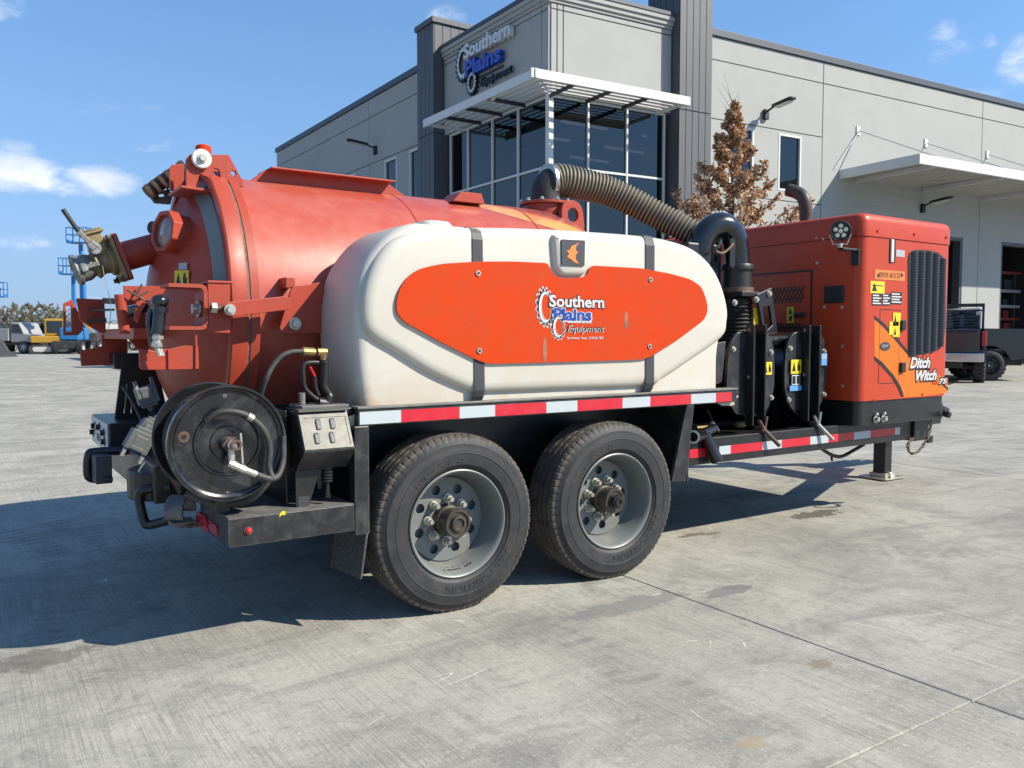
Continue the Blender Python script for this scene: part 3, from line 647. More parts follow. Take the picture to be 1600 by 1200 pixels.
# ================================================================== the machine
YC = 1.15
TR_ = empty('vacuum_excavator_trailer', (1.2, YC, 0), 'red vacuum excavator trailer with white side tank, hose reel and twin wheels', 'trailer')
def tess(pts):
    return geometry.tessellate_polygon([[Vector((p[0], p[1], 0)) for p in pts]])
def inset(pts, d):
    n = len(pts); out = []
    A = sum(pts[i][0]*pts[(i+1) % n][1]-pts[(i+1) % n][0]*pts[i][1] for i in range(n)); sg_ = 1 if A > 0 else -1
    for i in range(n):
        p, a, b = Vector(pts[i]), Vector(pts[i-1]), Vector(pts[(i+1) % n])
        t1 = (p-a); t2 = (b-p); t = (t1.normalized() if t1.length > 1e-9 else t2.normalized())+(t2.normalized() if t2.length > 1e-9 else t1.normalized())
        if t.length < 1e-6: t = t2
        t.normalize(); nrm = Vector((-t.y, t.x))*sg_
        out.append((p.x+nrm.x*d, p.y+nrm.y*d))
    return out
def loft(m, pts, layers, o, ux, uy, un, mi=0, cap=(True, True)):
    """stack of inset copies of an outline: layers = (height along un, inset)"""
    o, ux, uy, un = map(Vector, (o, ux, uy, un)); n = len(pts); A = sum(pts[i][0]*pts[(i+1) % n][1]-pts[(i+1) % n][0]*pts[i][1] for i in range(n))
    if A < 0: pts = pts[::-1]
    flip = ux.cross(uy).dot(un) < 0
    vs = []; fs = []
    for h, d in layers:
        q = inset(pts, d) if d else pts; vs += [o+ux*p[0]+uy*p[1]+un*h for p in q]
    L = len(layers)
    for i in range(L-1):
        for k in range(n): fs.append((i*n+k, i*n+(k+1) % n, (i+1)*n+(k+1) % n, (i+1)*n+k))
    for lv, c in ((0, cap[0]), (L-1, cap[1])):
        if not c: continue
        q = inset(pts, layers[lv][1]) if layers[lv][1] else pts
        for t in tess(q):
            a, b, c_ = (q[i] for i in t)
            if (b[0]-a[0])*(c_[1]-a[1])-(b[1]-a[1])*(c_[0]-a[0]) < 0: t = t[::-1]
            t = tuple(lv*n+i for i in t); fs.append(t if lv else t[::-1])
    if flip: fs = [f[::-1] for f in fs]
    if layers[-1][0] < layers[0][0]: fs = [f[::-1] for f in fs]
    m.add(vs, fs, mi); return m
X_, Y_, Z_ = Vector((1, 0, 0)), Vector((0, 1, 0)), Vector((0, 0, 1))
def sideplate(name, pts, y, th, mt, parent, holes=(), bevel=.003):
    """plate parallel to the trailer side, near face at y"""
    m = MB(); m.plate(pts, (0, y+th, 0), X_, Z_, th, holes); return m.build(name, mt, parent, bevel=bevel)
def bolt(name, P, n, r, h, mt, parent, washer=True):
    P, n = Vector(P), Vector(n).normalized(); m = MB()
    if washer: m.cyl(P, P+n*h*.3, r*1.45, seg=16)
    m.cyl(P+n*h*.3, P+n*h, r, seg=6); return m.build(name, mt, parent, bevel=r*.08, seg=1)

# ---------------------------------------------------------------- frame
def beam(name, a, b, mt='black', bevel=.005, parent=TR_):
    m = MB(); m.box(a, b); return m.build(name, mt, parent, bevel=bevel)
DZ0, DZ1 = .832, .905
rail = beam('side_rail', (-.46, 0, DZ0), (1.745, .05, DZ1-.006), 'blackworn')
beam('deck_edge', (-.462, -.006, DZ1-.006), (1.747, .07, DZ1+.004), 'stepworn', .002)
beam('deck_plate', (-.455, .055, DZ1-.02), (1.74, .62, DZ1-.004))
beam('side_rail', (-.46, 2*YC-.05, DZ0), (1.745, 2*YC, DZ1)); beam('deck_plate', (-.455, 2*YC-.62, DZ1-.02), (1.74, 2*YC-.055, DZ1-.004))
xs = [(-0.452, 0.000, 0.873)[0], (-0.270, 0.000, 0.863)[0], (0.005, 0.000, 0.849)[0], (0.186, 0.000, 0.839)[0], (0.463, 0.000, 0.854)[0], (0.644, 0.000, 0.845)[0], (0.923, 0.000, 0.862)[0], (1.107, 0.000, 0.854)[0], (1.393, 0.000, 0.875)[0], (1.579, 0.000, 0.867)[0], (1.701, 0.000, 0.862)[0]]
for k in range(10):
    m = MB(); m.box((xs[k], -.002, .838), (xs[k+1]-.001, 0, .888)); m.build('reflector_strip', 'taper' if k % 2 else 'tapew', rail)
for y0, y1 in ((.62, .72), (2*YC-.72, 2*YC-.62)): beam('main_beam', (-.95, y0, .60), (3.6, y1, .83))
m = MB(); m.box((-.40, .36, .42), (1.40, .38, .84)); m.build('wheel_well', 'black', TR_)
m = MB(); m.box((-.40, 2*YC-.38, .42), (1.40, 2*YC-.36, .84)); m.build('wheel_well', 'black', TR_)
beam('rear_post', (-.475, .0, .395), (-.412, .055, .832), 'blackworn', .004)
m = MB(); m.box((-.470, .056, .40), (-.462, .50, .83)); m.build('rear_gusset', 'black', TR_)
M['flap'] = mat('gritty_mud_flap', (.03, .03, .03), .8, dust=.8, dust_col=(.13, .125, .115), dscale=60, var=.8, var_col=(.08, .08, .078), vscale=45)
m = MB(); m.add([(-0.427, 0.000, 0.402), (-.435, .30, .40), (-.47, .29, .20), (-0.456, 0.000, 0.216)], [(0, 1, 2, 3)]); fl = m.build('mud_flap', 'flap', TR_); sm = fl.modifiers.new('thick', 'SOLIDIFY'); sm.thickness = .008
m = MB(); m.plate([(1.368, 0.839), (1.419, 0.837), (1.365, 0.434), (1.264, 0.444), (1.316, 0.646)], (0, .02, 0), X_, Z_, .02); m.box((1.395, .021, .42), (1.405, .36, .83)); m.build('front_fender_plate', 'blackworn', TR_, bevel=.003)
# lower front frame
fr = beam('front_rail', (1.40, .11, .488), (3.62, .17, .632), 'black')
beam('front_rail', (1.40, 2*YC-.17, .488), (3.62, 2*YC-.11, .632), 'black')
fx = [(1.499, 0.110, 0.569)[0], (1.627, 0.110, 0.559)[0], (1.731, 0.110, 0.569)[0], (1.824, 0.110, 0.562)[0], (2.092, 0.110, 0.542)[0], (2.263, 0.110, 0.529)[0], (2.529, 0.110, 0.509)[0], (2.707, 0.110, 0.536)[0], (2.971, 0.110, 0.517)[0], (3.148, 0.110, 0.546)[0], (3.423, 0.110, 0.528)[0], (3.483, 0.110, 0.524)[0]]
for k, c in enumerate(['r', None, 'w', 'r', 'w', 'r', 'w', 'r', 'w', 'r', 'w']):
    if c: m = MB(); m.box((fx[k], .108, .530), (fx[k+1]-.001, .11, .578)); m.build('reflector_strip', 'taper' if c == 'r' else 'tapew', fr)
for x in (1.45, 2.2, 2.9, 3.55): beam('cross_member', (x, .171, .50), (x+.08, 2*YC-.171, .60))
m = MB(); m.box((1.45, .171, .601), (3.6, 2*YC-.171, .615)); m.build('front_deck', 'black', TR_)
for s_ in (0, 1):
    a, b = (3.56, .20, .545), (5.25, 1.02, .50)
    if s_: a, b = (a[0], 2*YC-a[1], a[2]), (b[0], 2*YC-b[1], b[2])
    m = MB(); m.bar(a, b, .09, .13); m.build('tongue_beam', 'black', TR_, bevel=.005)
m = MB(); m.bar((5.1, YC, .52), (5.75, YC, .50), .16, .14); m.lathe([(0, .09), (.02, .1), (.06, .1), (.08, .055)], (5.80, YC, .46), (0, 0, 1), 24); m.build('coupler', 'black', TR_, bevel=.006)
m = MB(); m.box((4.55, .55, .49), (4.78, 2*YC-.55, .60)); m.build('cross_member', 'black', TR_)
hb = beam('hitch_block', (3.625, .09, .475), (3.80, .19, .625), 'black')
# landing jack
m = MB(); m.box((4.60, .91, .045), (4.70, 1.02, .62)); jk = m.build('jack', 'black', TR_, bevel=.008)
m = MB(); loft(m, rrect(-.15, -.13, .15, .13, .03), [(0, .02), (.006, 0), (.018, 0), (.012, .04)], (4.65, .965, .003), X_, Y_, Z_); m.cyl((4.65, .90, .018), (4.65, .90, .06), .035, .02, 10); m.box((4.58, .89, .016), (4.72, 1.04, .05)); m.build('jack_pad', 'zinc', jk, bevel=.003)
# safety chain: links
def chain(pts, n, r, R_, parent, mt):
    path = spline(pts, 16); Ls = [0]
    for i in range(1, len(path)): Ls.append(Ls[-1]+(path[i]-path[i-1]).length)
    me0 = MB(); ring = []
    for k in range(12):
        a = 2*math.pi*k/12; ring.append(Vector((math.cos(a)*R_*.62, 0, math.sin(a)*R_+(R_*.35 if math.sin(a) > 0 else -R_*.35))))
    me0.tube(ring+[ring[0], ring[1]], r, 6, cap=False)
    proto = None
    for k in range(n):
        s_ = Ls[-1]*(k+.5)/n; i = max(j for j in range(len(Ls)) if Ls[j] <= s_); i = min(i, len(path)-2); p = path[i].lerp(path[i+1], (s_-Ls[i])/max(1e-6, Ls[i+1]-Ls[i])); d = (path[i+1]-path[i]).normalized()
        if proto is None: proto = me0.build('chain_link', mt, parent, smooth=60); o = proto
        else: o = proto.copy(); col.objects.link(o)
        o.parent = parent; o.matrix_parent_inverse = wm(parent).inverted()
        q = d.to_track_quat('Z', 'Y'); o.rotation_euler = (q @ Matrix.Rotation(R(90*(k % 2)), 4, 'Z').to_quaternion()).to_euler(); o.location = p
M['chain'] = mat('rusty_chain', (.13, .105, .07), .6, metal=.4, var=.6, var_col=(.2, .15, .08), vscale=30)
ch = beam('chain_anchor', (3.79, .085, .45), (3.85, .105, .50), 'black')
chain([(3.825, 0.090, 0.601), (3.805, 0.090, 0.527), (3.730, 0.090, 0.435), (3.639, 0.090, 0.393), (3.569, 0.090, 0.407), (3.551, 0.090, 0.456), (3.603, 0.090, 0.501)], 17, .0045, .013, ch, 'chain')
m = MB(); m.tube(spline([(2.846, 0.250, 0.461), (2.948, 0.250, 0.416), (3.050, 0.250, 0.399), (3.189, 0.250, 0.431), (3.295, 0.250, 0.462)], 6), .012, 8); m.tube([(2.941, 0.250, 0.416), (2.949, 0.250, 0.378)], .008, 6); m.build('cable_loop', 'rubber', TR_, smooth=60)

# ---------------------------------------------------------------- wheels
def tyre_mesh():
    N_ = 352; prof = []
    side = [(.010, .232), (-.002, .240), (-.012, .252), (-.0125, .2535), (-.019, .258), (-.0225, .283), (-.0235, .300), (-.0235, .304), (-.0255, .306), (-.0255, .309), (-.0235, .311), (-.0225, .325), (-.019, .340), (-.0195, .345), (-.0145, .350), (-.006, .362)]
    W = .205
    for y, r in side: prof.append((y, r, 0, 0, 0))
    prof.append((-.002, .369, 1, 0, 1)); prof.append((.003, .380, 1, 0, 1)); prof.append((.012, .3860, 1, 0, 1)); prof.append((.020, .3868, 1, 0, 0))
    gs = [.040, .083, .122, .165]
    for gy in gs:
        for dy, r in ((-.008, .388), (-.005, .376), (.005, .376), (.008, .388)): prof.append((gy+dy, r, 1, .0045, 0))
    prof.append((W-.020, .3868, 1, 0, 0)); prof.append((W-.012, .3860, 1, 0, 1)); prof.append((W-.003, .380, 1, 0, 1)); prof.append((W+.002, .369, 1, 0, 1))
    for y, r in side[::-1]: prof.append((W-y, r, 0, 0, 0))
    m = MB(); n = len(prof); vs = []
    for k in range(N_):
        a = 2*math.pi*k/N_; tri = (abs((k % 8)-4)/2-1)
        for (y, r, mi, zg, sh_) in prof:
            if sh_ and k % 5 == 0: r -= .0065
            vs.append((math.cos(a)*r, y+zg*tri, math.sin(a)*r))
    fs = []; mi = []
    for k in range(N_):
        for i in range(n-1):
            fs.append((k*n+i, k*n+i+1, ((k+1) % N_)*n+i+1, ((k+1) % N_)*n+i)); mi.append(prof[i][2])
    m.v = vs; m.f = [f[::-1] for f in fs]; m.mi = mi
    return m
def arc_text(body, r, a_mid, span, hgt, y0, depth, bold=0, flip=False):
    me = text_mesh(body, .5, bold); x0, x1, y0_, y1_ = bounds(me)
    for v in me.vertices:
        p = v.co; s_ = (p.x-x0)/(x1-x0)-.5; hh = (p.y-y0_)/(y1_-y0_)*hgt; a = a_mid-s_*span*(1 if not flip else -1); rr = r+(hh if not flip else -hh)
        v.co = (math.cos(a)*rr, y0-(p.z+.5)*depth, math.sin(a)*rr)
    return me
def make_wheel(rot, text_a, capblack=False, psi=False):
    w_ = bpy.data.objects.new('wheel', None); col.objects.link(w_); w_.empty_display_size = .1
    def sub(name, mb, mt, **kw):
        o = mb.build(name, mt, None, **kw); o.parent = w_; return o
    sub('tyre', tyre_mesh(), ['tyre', 'tread'], smooth=28)
    for tx, a, sp, fl_ in (('ELA75', text_a, .95, False), ('ALL POSITION', text_a+math.pi, 1.3, False)):
        me = arc_text(tx, .268, a, sp, .030, -.0215, .0022, .01); me.materials.clear(); me.materials.append(M['tyre']); o = link('sidewall_lettering', me); o.parent = w_
    m = MB(); m.lathe([(.012, .228), (.000, .236), (-.006, .236), (-.009, .231), (-.006, .225), (.004, .219), (.016, .214), (.030, .211), (.045, .206), (.085, .200), (.105, .197), (.118, .190), (.128, .170)], (0, 0, 0), (0, 1, 0), 72)
    sub('rim', m, 'rim', smooth=35)
    m = MB(); hs = [circ(.140*math.cos(R(rot+45*k)), .140*math.sin(R(rot+45*k)), .0215, 16) for k in range(8)]
    m.plate(circ(0, 0, .186, 56), (0, .122, 0), X_, Z_, .012, hs); sub('wheel_disc', m, 'rim', bevel=.002)
    m = MB(); m.lathe([(.124, .105), (.112, .108), (.108, .108), (.108, .06)], (0, 0, 0), (0, 1, 0), 48); m.cyl((0, .20, 0), (0, .14, 0), .18, seg=32); sub('hub_face', m, 'rim', smooth=35)
    m = MB(); m.lathe([(.108, .070), (.075, .066), (.068, .058), (.030, .056), (.022, .064), (.004, .064), (-.002, .060), (-.002, .050), (.004, .048), (.004, .036), (-.010, .034), (-.012, .024), (-.004, .020), (-.004, .0)], (0, 0, 0), (0, 1, 0), 32); sub('hub', m, 'hub', smooth=35)
    if capblack:
        m = MB(); m.cyl((0, -.006, 0), (0, -.028, 0), .034, seg=8); m.lathe([(-.028, .024), (-.036, .022), (-.036, .012), (-.030, .010), (-.030, 0)], (0, 0, 0), (0, 1, 0), 20); sub('hub_cap', m, 'plastic', smooth=35)
    for k in range(8):
        a = R(rot+22+45*k); c = Vector((.094*math.cos(a), 0, .094*math.sin(a))); m = MB()
        m.cyl(c+Y_*.110, c+Y_*.098, .0215, seg=16); m.cyl(c+Y_*.098, c+Y_*.078, .0165, seg=6); m.cyl(c+Y_*.078, c+Y_*.060, .0105, .010, seg=10); sub('lug_nut', m, 'zinc', smooth=35)
    if psi:
        me = text_mesh('120PSI', .5, .05); x0, x1, y0_, y1_ = bounds(me)
        for v in me.vertices:                                      # stencilled on the barrel of the rim
            a = R(-106+40*(v.co.x-x0)/(x1-x0)); yy = .030+.032*(v.co.y-y0_)/(y1_-y0_); rr = (.2108-(yy-.030)*.20)-.0006-(v.co.z+.5)*.0006
            v.co = (math.cos(a)*rr, yy, math.sin(a)*rr)
        me.materials.clear(); me.materials.append(M['ink']); o = link('stencil', me); o.parent = w_
    return w_
w1 = make_wheel(20, R(112), False, True); w2 = make_wheel(5, R(122), True)
for w_, x in ((w1, 0.0), (w2, .884)):
    attach(w_, TR_); w_.location = (x, .004, .3835)
def copy_wheel(src, x):
    c = src.copy(); col.objects.link(c); c.location = (x, 2*YC-.004, .3835); c.rotation_euler = (0, 0, math.pi)
    for k in src.children:
        d = k.copy(); col.objects.link(d); d.parent = c
copy_wheel(w1, 0.0); copy_wheel(w2, .884)
for x in (0, .884):
    m = MB(); m.cyl((x, .22, .3835), (x, 2*YC-.22, .3835), .055, seg=20); m.build('axle', 'black', TR_, smooth=40)
    m = MB(); m.bar((x-.35, .5, .52), (x+.35, .5, .52), .07, .03); m.bar((x-.2, .5, .48), (x+.2, .5, .48), .07, .03); m.build('leaf_spring', 'black', TR_)

# ---------------------------------------------------------------- spoil tank
TZ, RS = 1.305, .652
m = MB(); prof = [(-.70, RS), (1.10, RS)]+[(1.10+.56*math.sin(a), RS*math.cos(a)**.75) for a in [math.pi/2*k/12 for k in range(1, 12)]]+[(1.665, .0)]
m.lathe(prof, (0, YC, TZ), (1, 0, 0), 96); tank = m.build('spoil_tank', 'tank', TR_, smooth=35)
m = MB(); m.lathe([(-.735, RS), (-.735, .69), (-.698, .69), (-.698, RS)], (0, YC, TZ), (1, 0, 0), 96); m.build('tank_flange', 'red', tank, smooth=30)
m = MB(); m.lathe([(-.748, .66), (-.748, .686), (-.735, .686), (-.735, .66)], (0, YC, TZ), (1, 0, 0), 96); m.build('gasket', 'gasket', tank, smooth=30)
prof = [(-.775-.24*(1-(q/.655)**2.2), q) for q in [.655*(1-k/22) for k in range(22)]]+[(-1.015, 0)]
m = MB(); m.lathe([(-.748, .66), (-.748, .695), (-.755, .698), (-.815, .698), (-.822, .692), (-.822, .655), (-.775, .655)]+prof[::1], (0, YC, TZ), (1, 0, 0), 96); door = m.build('tank_door', 'red', TR_, smooth=32)
# grey rubber bumper strip following the door edge
vs = []; fs = []; 
def head_pt(rad, ang, lift=0):
    x = -.775-.24*(1-(rad/.655)**2.2)-lift
    return Vector((x, YC-rad*math.cos(ang), TZ+rad*math.sin(ang)))
bm_ = MB(); nA = 36
for k in range(nA+1):
    a = R(2+64*k/nA)
    for rad, lf in ((.565, .002), (.565, .014), (.622, .014), (.622, .002)): vs.append(head_pt(rad, a, lf))
for k in range(nA):
    for j in range(3): fs.append((k*4+j, k*4+j+1, (k+1)*4+j+1, (k+1)*4+j))
bm_.add(vs, [f[::-1] for f in fs]); bm_.build('bumper_strip', 'band', door, smooth=40)
for x in (.16, .92):
    m = MB(); m.lathe([(x-.008, RS-.002), (x-.004, RS+.003), (x+.004, RS+.003), (x+.008, RS-.002)], (0, YC, TZ), (1, 0, 0), 120); m.build('weld_seam', 'red', tank, smooth=60)
# top ribs and lugs
def rib_outline(a): return a
m = MB(); m.plate([(-.60, 1.915), (-.50, 1.995), (.14, 1.992), (.26, 1.925), (.26, 1.90), (-.60, 1.90)], (0, 1.00, 0), X_, Z_, .05, mid=True); m.plate([(-.50, .90), (.15, .90), (.15, 1.12), (-.50, 1.12)], (0, 0, 1.988), X_, Y_, .008)
for k in range(4): m.box((-.40+k*.17, .965, 1.912), (-.32+k*.17, .98, 1.918))
m.build('top_rib', 'red', tank, bevel=.004)
m = MB(); a = Vector((.62, 1.02, 1.93)); m.plate([(0, 0), (.20, 0), (.18, .055), (.05, .055)], (.47, 1.02, 1.915), X_, Z_, .16); m.build('lift_pocket', 'red', tank, bevel=.004)
sideplate('lug_plate', [(-0.914, 1.962), (-0.897, 1.984), (-0.732, 2.001), (-0.666, 1.885), (-0.667, 1.865), (-0.754, 1.868), (-0.858, 1.902), (-0.879, 1.833), (-0.892, 1.829), (-0.916, 1.835)], .78, .02, 'red', door, [[(-0.731, 1.919), (-0.717, 1.931), (-0.702, 1.933), (-0.700, 1.919), (-0.711, 1.906), (-0.726, 1.905)], [(-0.798, 1.934), (-0.778, 1.933), (-0.770, 1.917), (-0.771, 1.889), (-0.787, 1.898), (-0.798, 1.914)]])
sideplate('lug_plate', [(-0.934, 1.961), (-0.922, 1.977), (-0.872, 1.986), (-0.869, 1.869), (-0.933, 1.857)], 1.02, .02, 'red', door)
m = MB(); m.obox((-.87, .90, 1.835), (.07, 0, -.004), (0, .13, 0), (0, 0, .006)); m.build('hinge_shelf', 'red', door, bevel=.003)
P = Vector((-0.853, 0.775, 1.966)); m = MB(); m.cyl(P, P-Y_*.022, .042, seg=28); m.build('roller', 'polycap', door, smooth=30, bevel=.004); bolt('roller_bolt', P-Y_*.022, (0, -1, 0), .015, .018, 'zinc', door)
P = Vector((-0.821, 0.860, 1.996)); m = MB(); m.cyl(P, P+Z_*.045, .034, seg=20); m.cyl(P+Z_*.045, P+Z_*.052, .03, .022, seg=20); m.build('vent_cap', 'orange', tank, smooth=40)
m = MB(); m.tube(spline([(-0.973, 1.350, 1.888), (-0.913, 1.350, 1.941), (-0.852, 1.320, 1.989), (-0.798, 1.300, 2.032)], 8), .034, 12)
for k in range(6):
    q = Vector((-0.967, 1.350, 1.892)).lerp(Vector((-0.804, 1.300, 2.028)), k/5.5); d = (Vector((-0.804, 1.300, 2.028))-Vector((-0.967, 1.350, 1.892))).normalized(); m.cyl(q, q+d*.018, .039, seg=12)
m.build('hydraulic_cylinder', 'rust', door, smooth=40)
m = MB(); m.plate([(-0.954, 1.887), (-0.863, 1.927), (-0.846, 1.891), (-0.856, 1.851), (-0.931, 1.851)], (0, 1.42, 0), X_, Z_, .03, [[(-0.912, 1.894), (-0.888, 1.903), (-0.882, 1.887), (-0.910, 1.882)]]); m.build('cylinder_bracket', 'stepworn', door, bevel=.003)
# sight glass
P = Vector((-0.927, 0.898, 1.644)); n_ = Vector((-.90, -.30, .12)).normalized(); x_, y_, _ = frame(n_)
m = MB(); o8 = circ(0, 0, .098, 8, R(22)); i8 = circ(0, 0, .076, 8, R(22)); sg_c = P+n_*.03
m.plate(o8, sg_c, x_, y_, .05, [i8]); m.cyl(P-n_*.12, sg_c+n_*.0, .088, seg=20); m.build('sight_glass_frame', 'red', door, bevel=.004)
m = MB(); m.lathe([(.060, .078), (.070, .055), (.074, .0)], P, n_, 24); m.build('sight_glass', 'glass', door, smooth=60)
# labels on the door
def label_on(name, c, n, w_, h, mt, parent, tilt=0, marks=None, mk='ink'):
    """thin label with printed marks; c centre, n outward normal"""
    c, n = Vector(c), Vector(n).normalized(); ux = Vector((0, 0, 1)).cross(n).normalized(); uy = n.cross(ux); rt_ = Matrix.Rotation(tilt, 3, n); ux, uy = rt_ @ ux, rt_ @ uy
    m = MB(); m.plate(rect_(-w_/2, w_/2, -h/2, h/2), c, ux, uy, .0015); o = m.build(name, mt, parent)
    if marks:
        k = MB()
        for poly in marks: k.plate([(p[0]*w_, p[1]*h) for p in poly], c+n*.0015, ux, uy, .0008)
        k.build('label_print', mk, o)
    return o
def rect_(a, b, c, d): return [(a, c), (b, c), (b, d), (a, d)]
TRI = [(-.40, -.32), (-.05, -.32), (-.225, .36)]
HAND = [(.12, -.30), (.38, -.30), (.40, .10), (.30, .05), (.28, .34), (.18, .34), (.10, .02)]
LINES = [rect_(-.42, .40, y, y+.07) for y in (.28, .10, -.08, -.26)]
label_on('warning_label', (-0.945, 0.773, 1.439), (-.86, -.50, .02), .085, .075, 'yellow', door, marks=[TRI, HAND])
label_on('small_label', (-0.937, 0.779, 1.495), (-.86, -.50, .1), .05, .03, 'greylab', door)
# discharge pipe, flange, valve and cap
E0, E1 = Vector((-.914, 1.2, 1.629)), Vector((-1.118, 1.2, 1.557)); dpv = (E1-E0).normalized()
m = MB(); m.cyl(E0+dpv*-.12, E1, .068, seg=28); pp = m.build('discharge_pipe', 'red', door, smooth=40)
x_, y_, _ = frame(dpv)
m = MB(); m.plate(rrect(-.10, -.11, .10, .11, .02), E1, x_, y_, .018); m.build('pipe_flange', 'red', pp, bevel=.003)
m = MB(); m.plate(rrect(-.098, -.108, .098, .108, .02), E1+dpv*.022, x_, y_, .016); m.build('valve_flange', 'bronze', pp, bevel=.003)
for i, j in ((-.085, -.095), (.085, -.095), (-.085, .095), (.085, .095)): bolt('flange_bolt', E1+x_*i+y_*j+dpv*.038, dpv, .012, .02, 'rust', pp)
V0 = E1+dpv*.038
m = MB(); m.lathe([(0, .070), (.022, .070), (.028, .056), (.05, .052), (.068, .060), (.076, .066), (.084, .066), (.088, .052), (.10, .050)], V0, dpv, 28)
up_ = (Vector((0, 0, 1))-dpv*dpv.z).normalized()
if up_.z < 0: up_ = -up_
sd_ = dpv.cross(up_)
m.obox(V0+dpv*.045+up_*.085, sd_*.042, dpv*.034, up_*.05); m.obox(V0+dpv*.045+up_*.14, sd_*.054, dpv*.046, up_*.007); m.obox(V0+dpv*.045+up_*.151, sd_*.047, dpv*.039, up_*.004); m.cyl(V0+dpv*.012+up_*.05, V0+dpv*.075+up_*.05, .042, seg=16)
m.build('valve_body', 'bronze', pp, smooth=35, bevel=.004)
C0 = V0+dpv*.10
m = MB(); m.lathe([(0, .054), (.014, .060), (.02, .062), (.05, .062), (.054, .070), (.070, .072), (.075, .066), (.077, .046), (.072, .042), (.072, 0)], C0, dpv, 32); m.build('cap', 'alu', pp, smooth=35)
for s_ in (-1, 1):
    m = MB(); q = C0+sd_*s_*.068+dpv*.015; m.obox(q, sd_*.008, dpv*.042, up_*.011); m.obox(q+dpv*.024+up_*.0, sd_*.012, dpv*.013, up_*.020); m.build('cam_arm', 'alu', pp, bevel=.004)
L0 = Vector((-1.243, 1.080, 1.581)); L1 = Vector((-1.310, 1.080, 1.653)); L2 = Vector((-1.368, 1.080, 1.744))
m = MB(); m.cyl(L0-Y_*.0, L0+Y_*.06, .026, seg=16); m.bar(L0, Vector((-1.266, 1.080, 1.606)), .018, .034); m.bar(Vector((-1.266, 1.080, 1.606)), L1, .010, .022); m.build('valve_lever', 'alu', pp, bevel=.003)
m = MB(); m.tube([L1, L1.lerp(L2, .5), L2], .010, 10); m.build('lever_grip', 'rubber', pp, smooth=60)
m = MB(); m.tube(spline([(-1.221, 1.050, 1.504), (-1.208, 1.050, 1.419), (-1.191, 1.050, 1.334), (-1.196, 1.050, 1.262), (-1.208, 1.050, 1.204)], 8), .0016, 5); m.build('tether_wire', 'zinc', pp)
P = Vector((-0.975, 1.100, 1.690)); m = MB(); m.cyl(P, P+Vector((-.03, -.02, .0)), .030, seg=20); m.cyl(P+Vector((.06, .03, 0)), P, .012, seg=8); m.build('pressure_gauge', 'plastic', door, smooth=40)
# door cross bar: channel open to the rear, with latch
cx0, cx1, cz0, cz1, ct = -1.075, -.928, 1.215, 1.397, .014
m = MB()
ol = roundpoly([(cx0, cz1), (cx1, cz1), (cx1, cz0), (cx0, cz0), (cx0, cz0+ct), (cx1-ct, cz0+ct), (cx1-ct, cz1-ct), (cx0, cz1-ct)], [.002, .03, .03, .002, .002, .02, .02, .002], 4)
m.plate(ol, (0, .56, 0), X_, Z_, .16); bar_ = m.build('door_crossbar', 'red', TR_, smooth=30)
bolt('crossbar_bolt', (cx1-ct-.002, .47, 1.30), (-1, 0, 0), .024, .03, 'zinc', bar_)
sideplate('crossbar_stay', [(cx1+.002, 1.405), (cx1+.09, 1.40), (cx1+.085, 1.20), (cx1+.002, 1.205)], .40, .012, 'red', bar_)
m = MB(); m.box((cx1+.001, .395, 1.403), (cx1+.10, .62, 1.413)); m.build('crossbar_cap', 'red', bar_, bevel=.002)
for (z_) in (1.30,):
    m = MB(); m.cyl((cx1+.004, .37, 1.302), (cx1+.13, .37, 1.302), .012, seg=12); m.build('latch_stud', 'rust', bar_, smooth=40)
    m = MB(); m.cyl((cx1+.004, .37, 1.302), (cx1+.026, .37, 1.302), .024, seg=6); m.build('latch_nut', 'zinc', bar_, bevel=.002)
m = MB()
for y in (.355, .385): m.plate([(-0.880, 1.311), (-0.860, 1.326), (-0.626, 1.356), (-0.607, 1.343), (-0.613, 1.300), (-0.846, 1.267), (-0.876, 1.275)], (0, y, 0), X_, Z_, .012)
arm_ = m.build('latch_arm', 'red', TR_, bevel=.003); bolt('latch_pin', (-0.857, 0.343, 1.295), (0, -1, 0), .016, .022, 'zinc', arm_)
sideplate('latch_bracket', [(-0.635, 1.225), (-0.618, 1.279), (-0.586, 1.379), (-0.572, 1.404), (-0.530, 1.405), (-0.450, 1.424), (-0.407, 1.343), (-0.409, 1.204), (-0.602, 1.201), (-0.627, 1.209)], .405, .014, 'red', tank)
bolt('latch_pivot', (-0.569, 0.403, 1.242), (0, -1, 0), .019, .022, 'zinc', tank); m = MB(); m.box((-.60, .42, 1.395), (-.56, .60, 1.44)); m.build('latch_stop', 'red', tank, bevel=.003)
# lower door plates
sideplate('door_plate', [(-1.182, 1.135), (-1.177, 1.140), (-1.126, 1.132), (-1.076, 1.139), (-1.073, 1.055), (-1.172, 1.057), (-1.181, 1.068)], .44, .014, 'red', door); sideplate('door_plate', [(-1.078, 1.137), (-1.015, 1.152), (-0.961, 1.149), (-0.960, 1.056), (-1.078, 1.056)], .43, .012, 'red', door)
sideplate('door_gusset', [(-0.974, 1.216), (-0.967, 1.203), (-0.965, 1.056), (-0.978, 1.056)], .42, .012, 'red', door)
m = MB(); m.plate([(-1.203, 1.394), (-1.034, 1.397), (-1.053, 1.363), (-1.110, 1.335), (-1.136, 1.292), (-1.152, 1.242), (-1.166, 1.255), (-1.154, 1.339), (-1.200, 1.333)], (0, .64, 0), X_, Z_, .014); m.build('door_stay', 'red', door, bevel=.003)
P0, P1 = Vector((-1.199, 0.750, 1.364)), Vector((-1.183, 0.750, 1.198)); m = MB(); m.cyl(P0, P1, .022, seg=20); m.build('door_pin', 'red', door, smooth=40)
m = MB(); m.bar((-1.20, .75, 1.345), (-1.02, .75, 1.35), .03, .012); m.build('pin_strap', 'red', door)
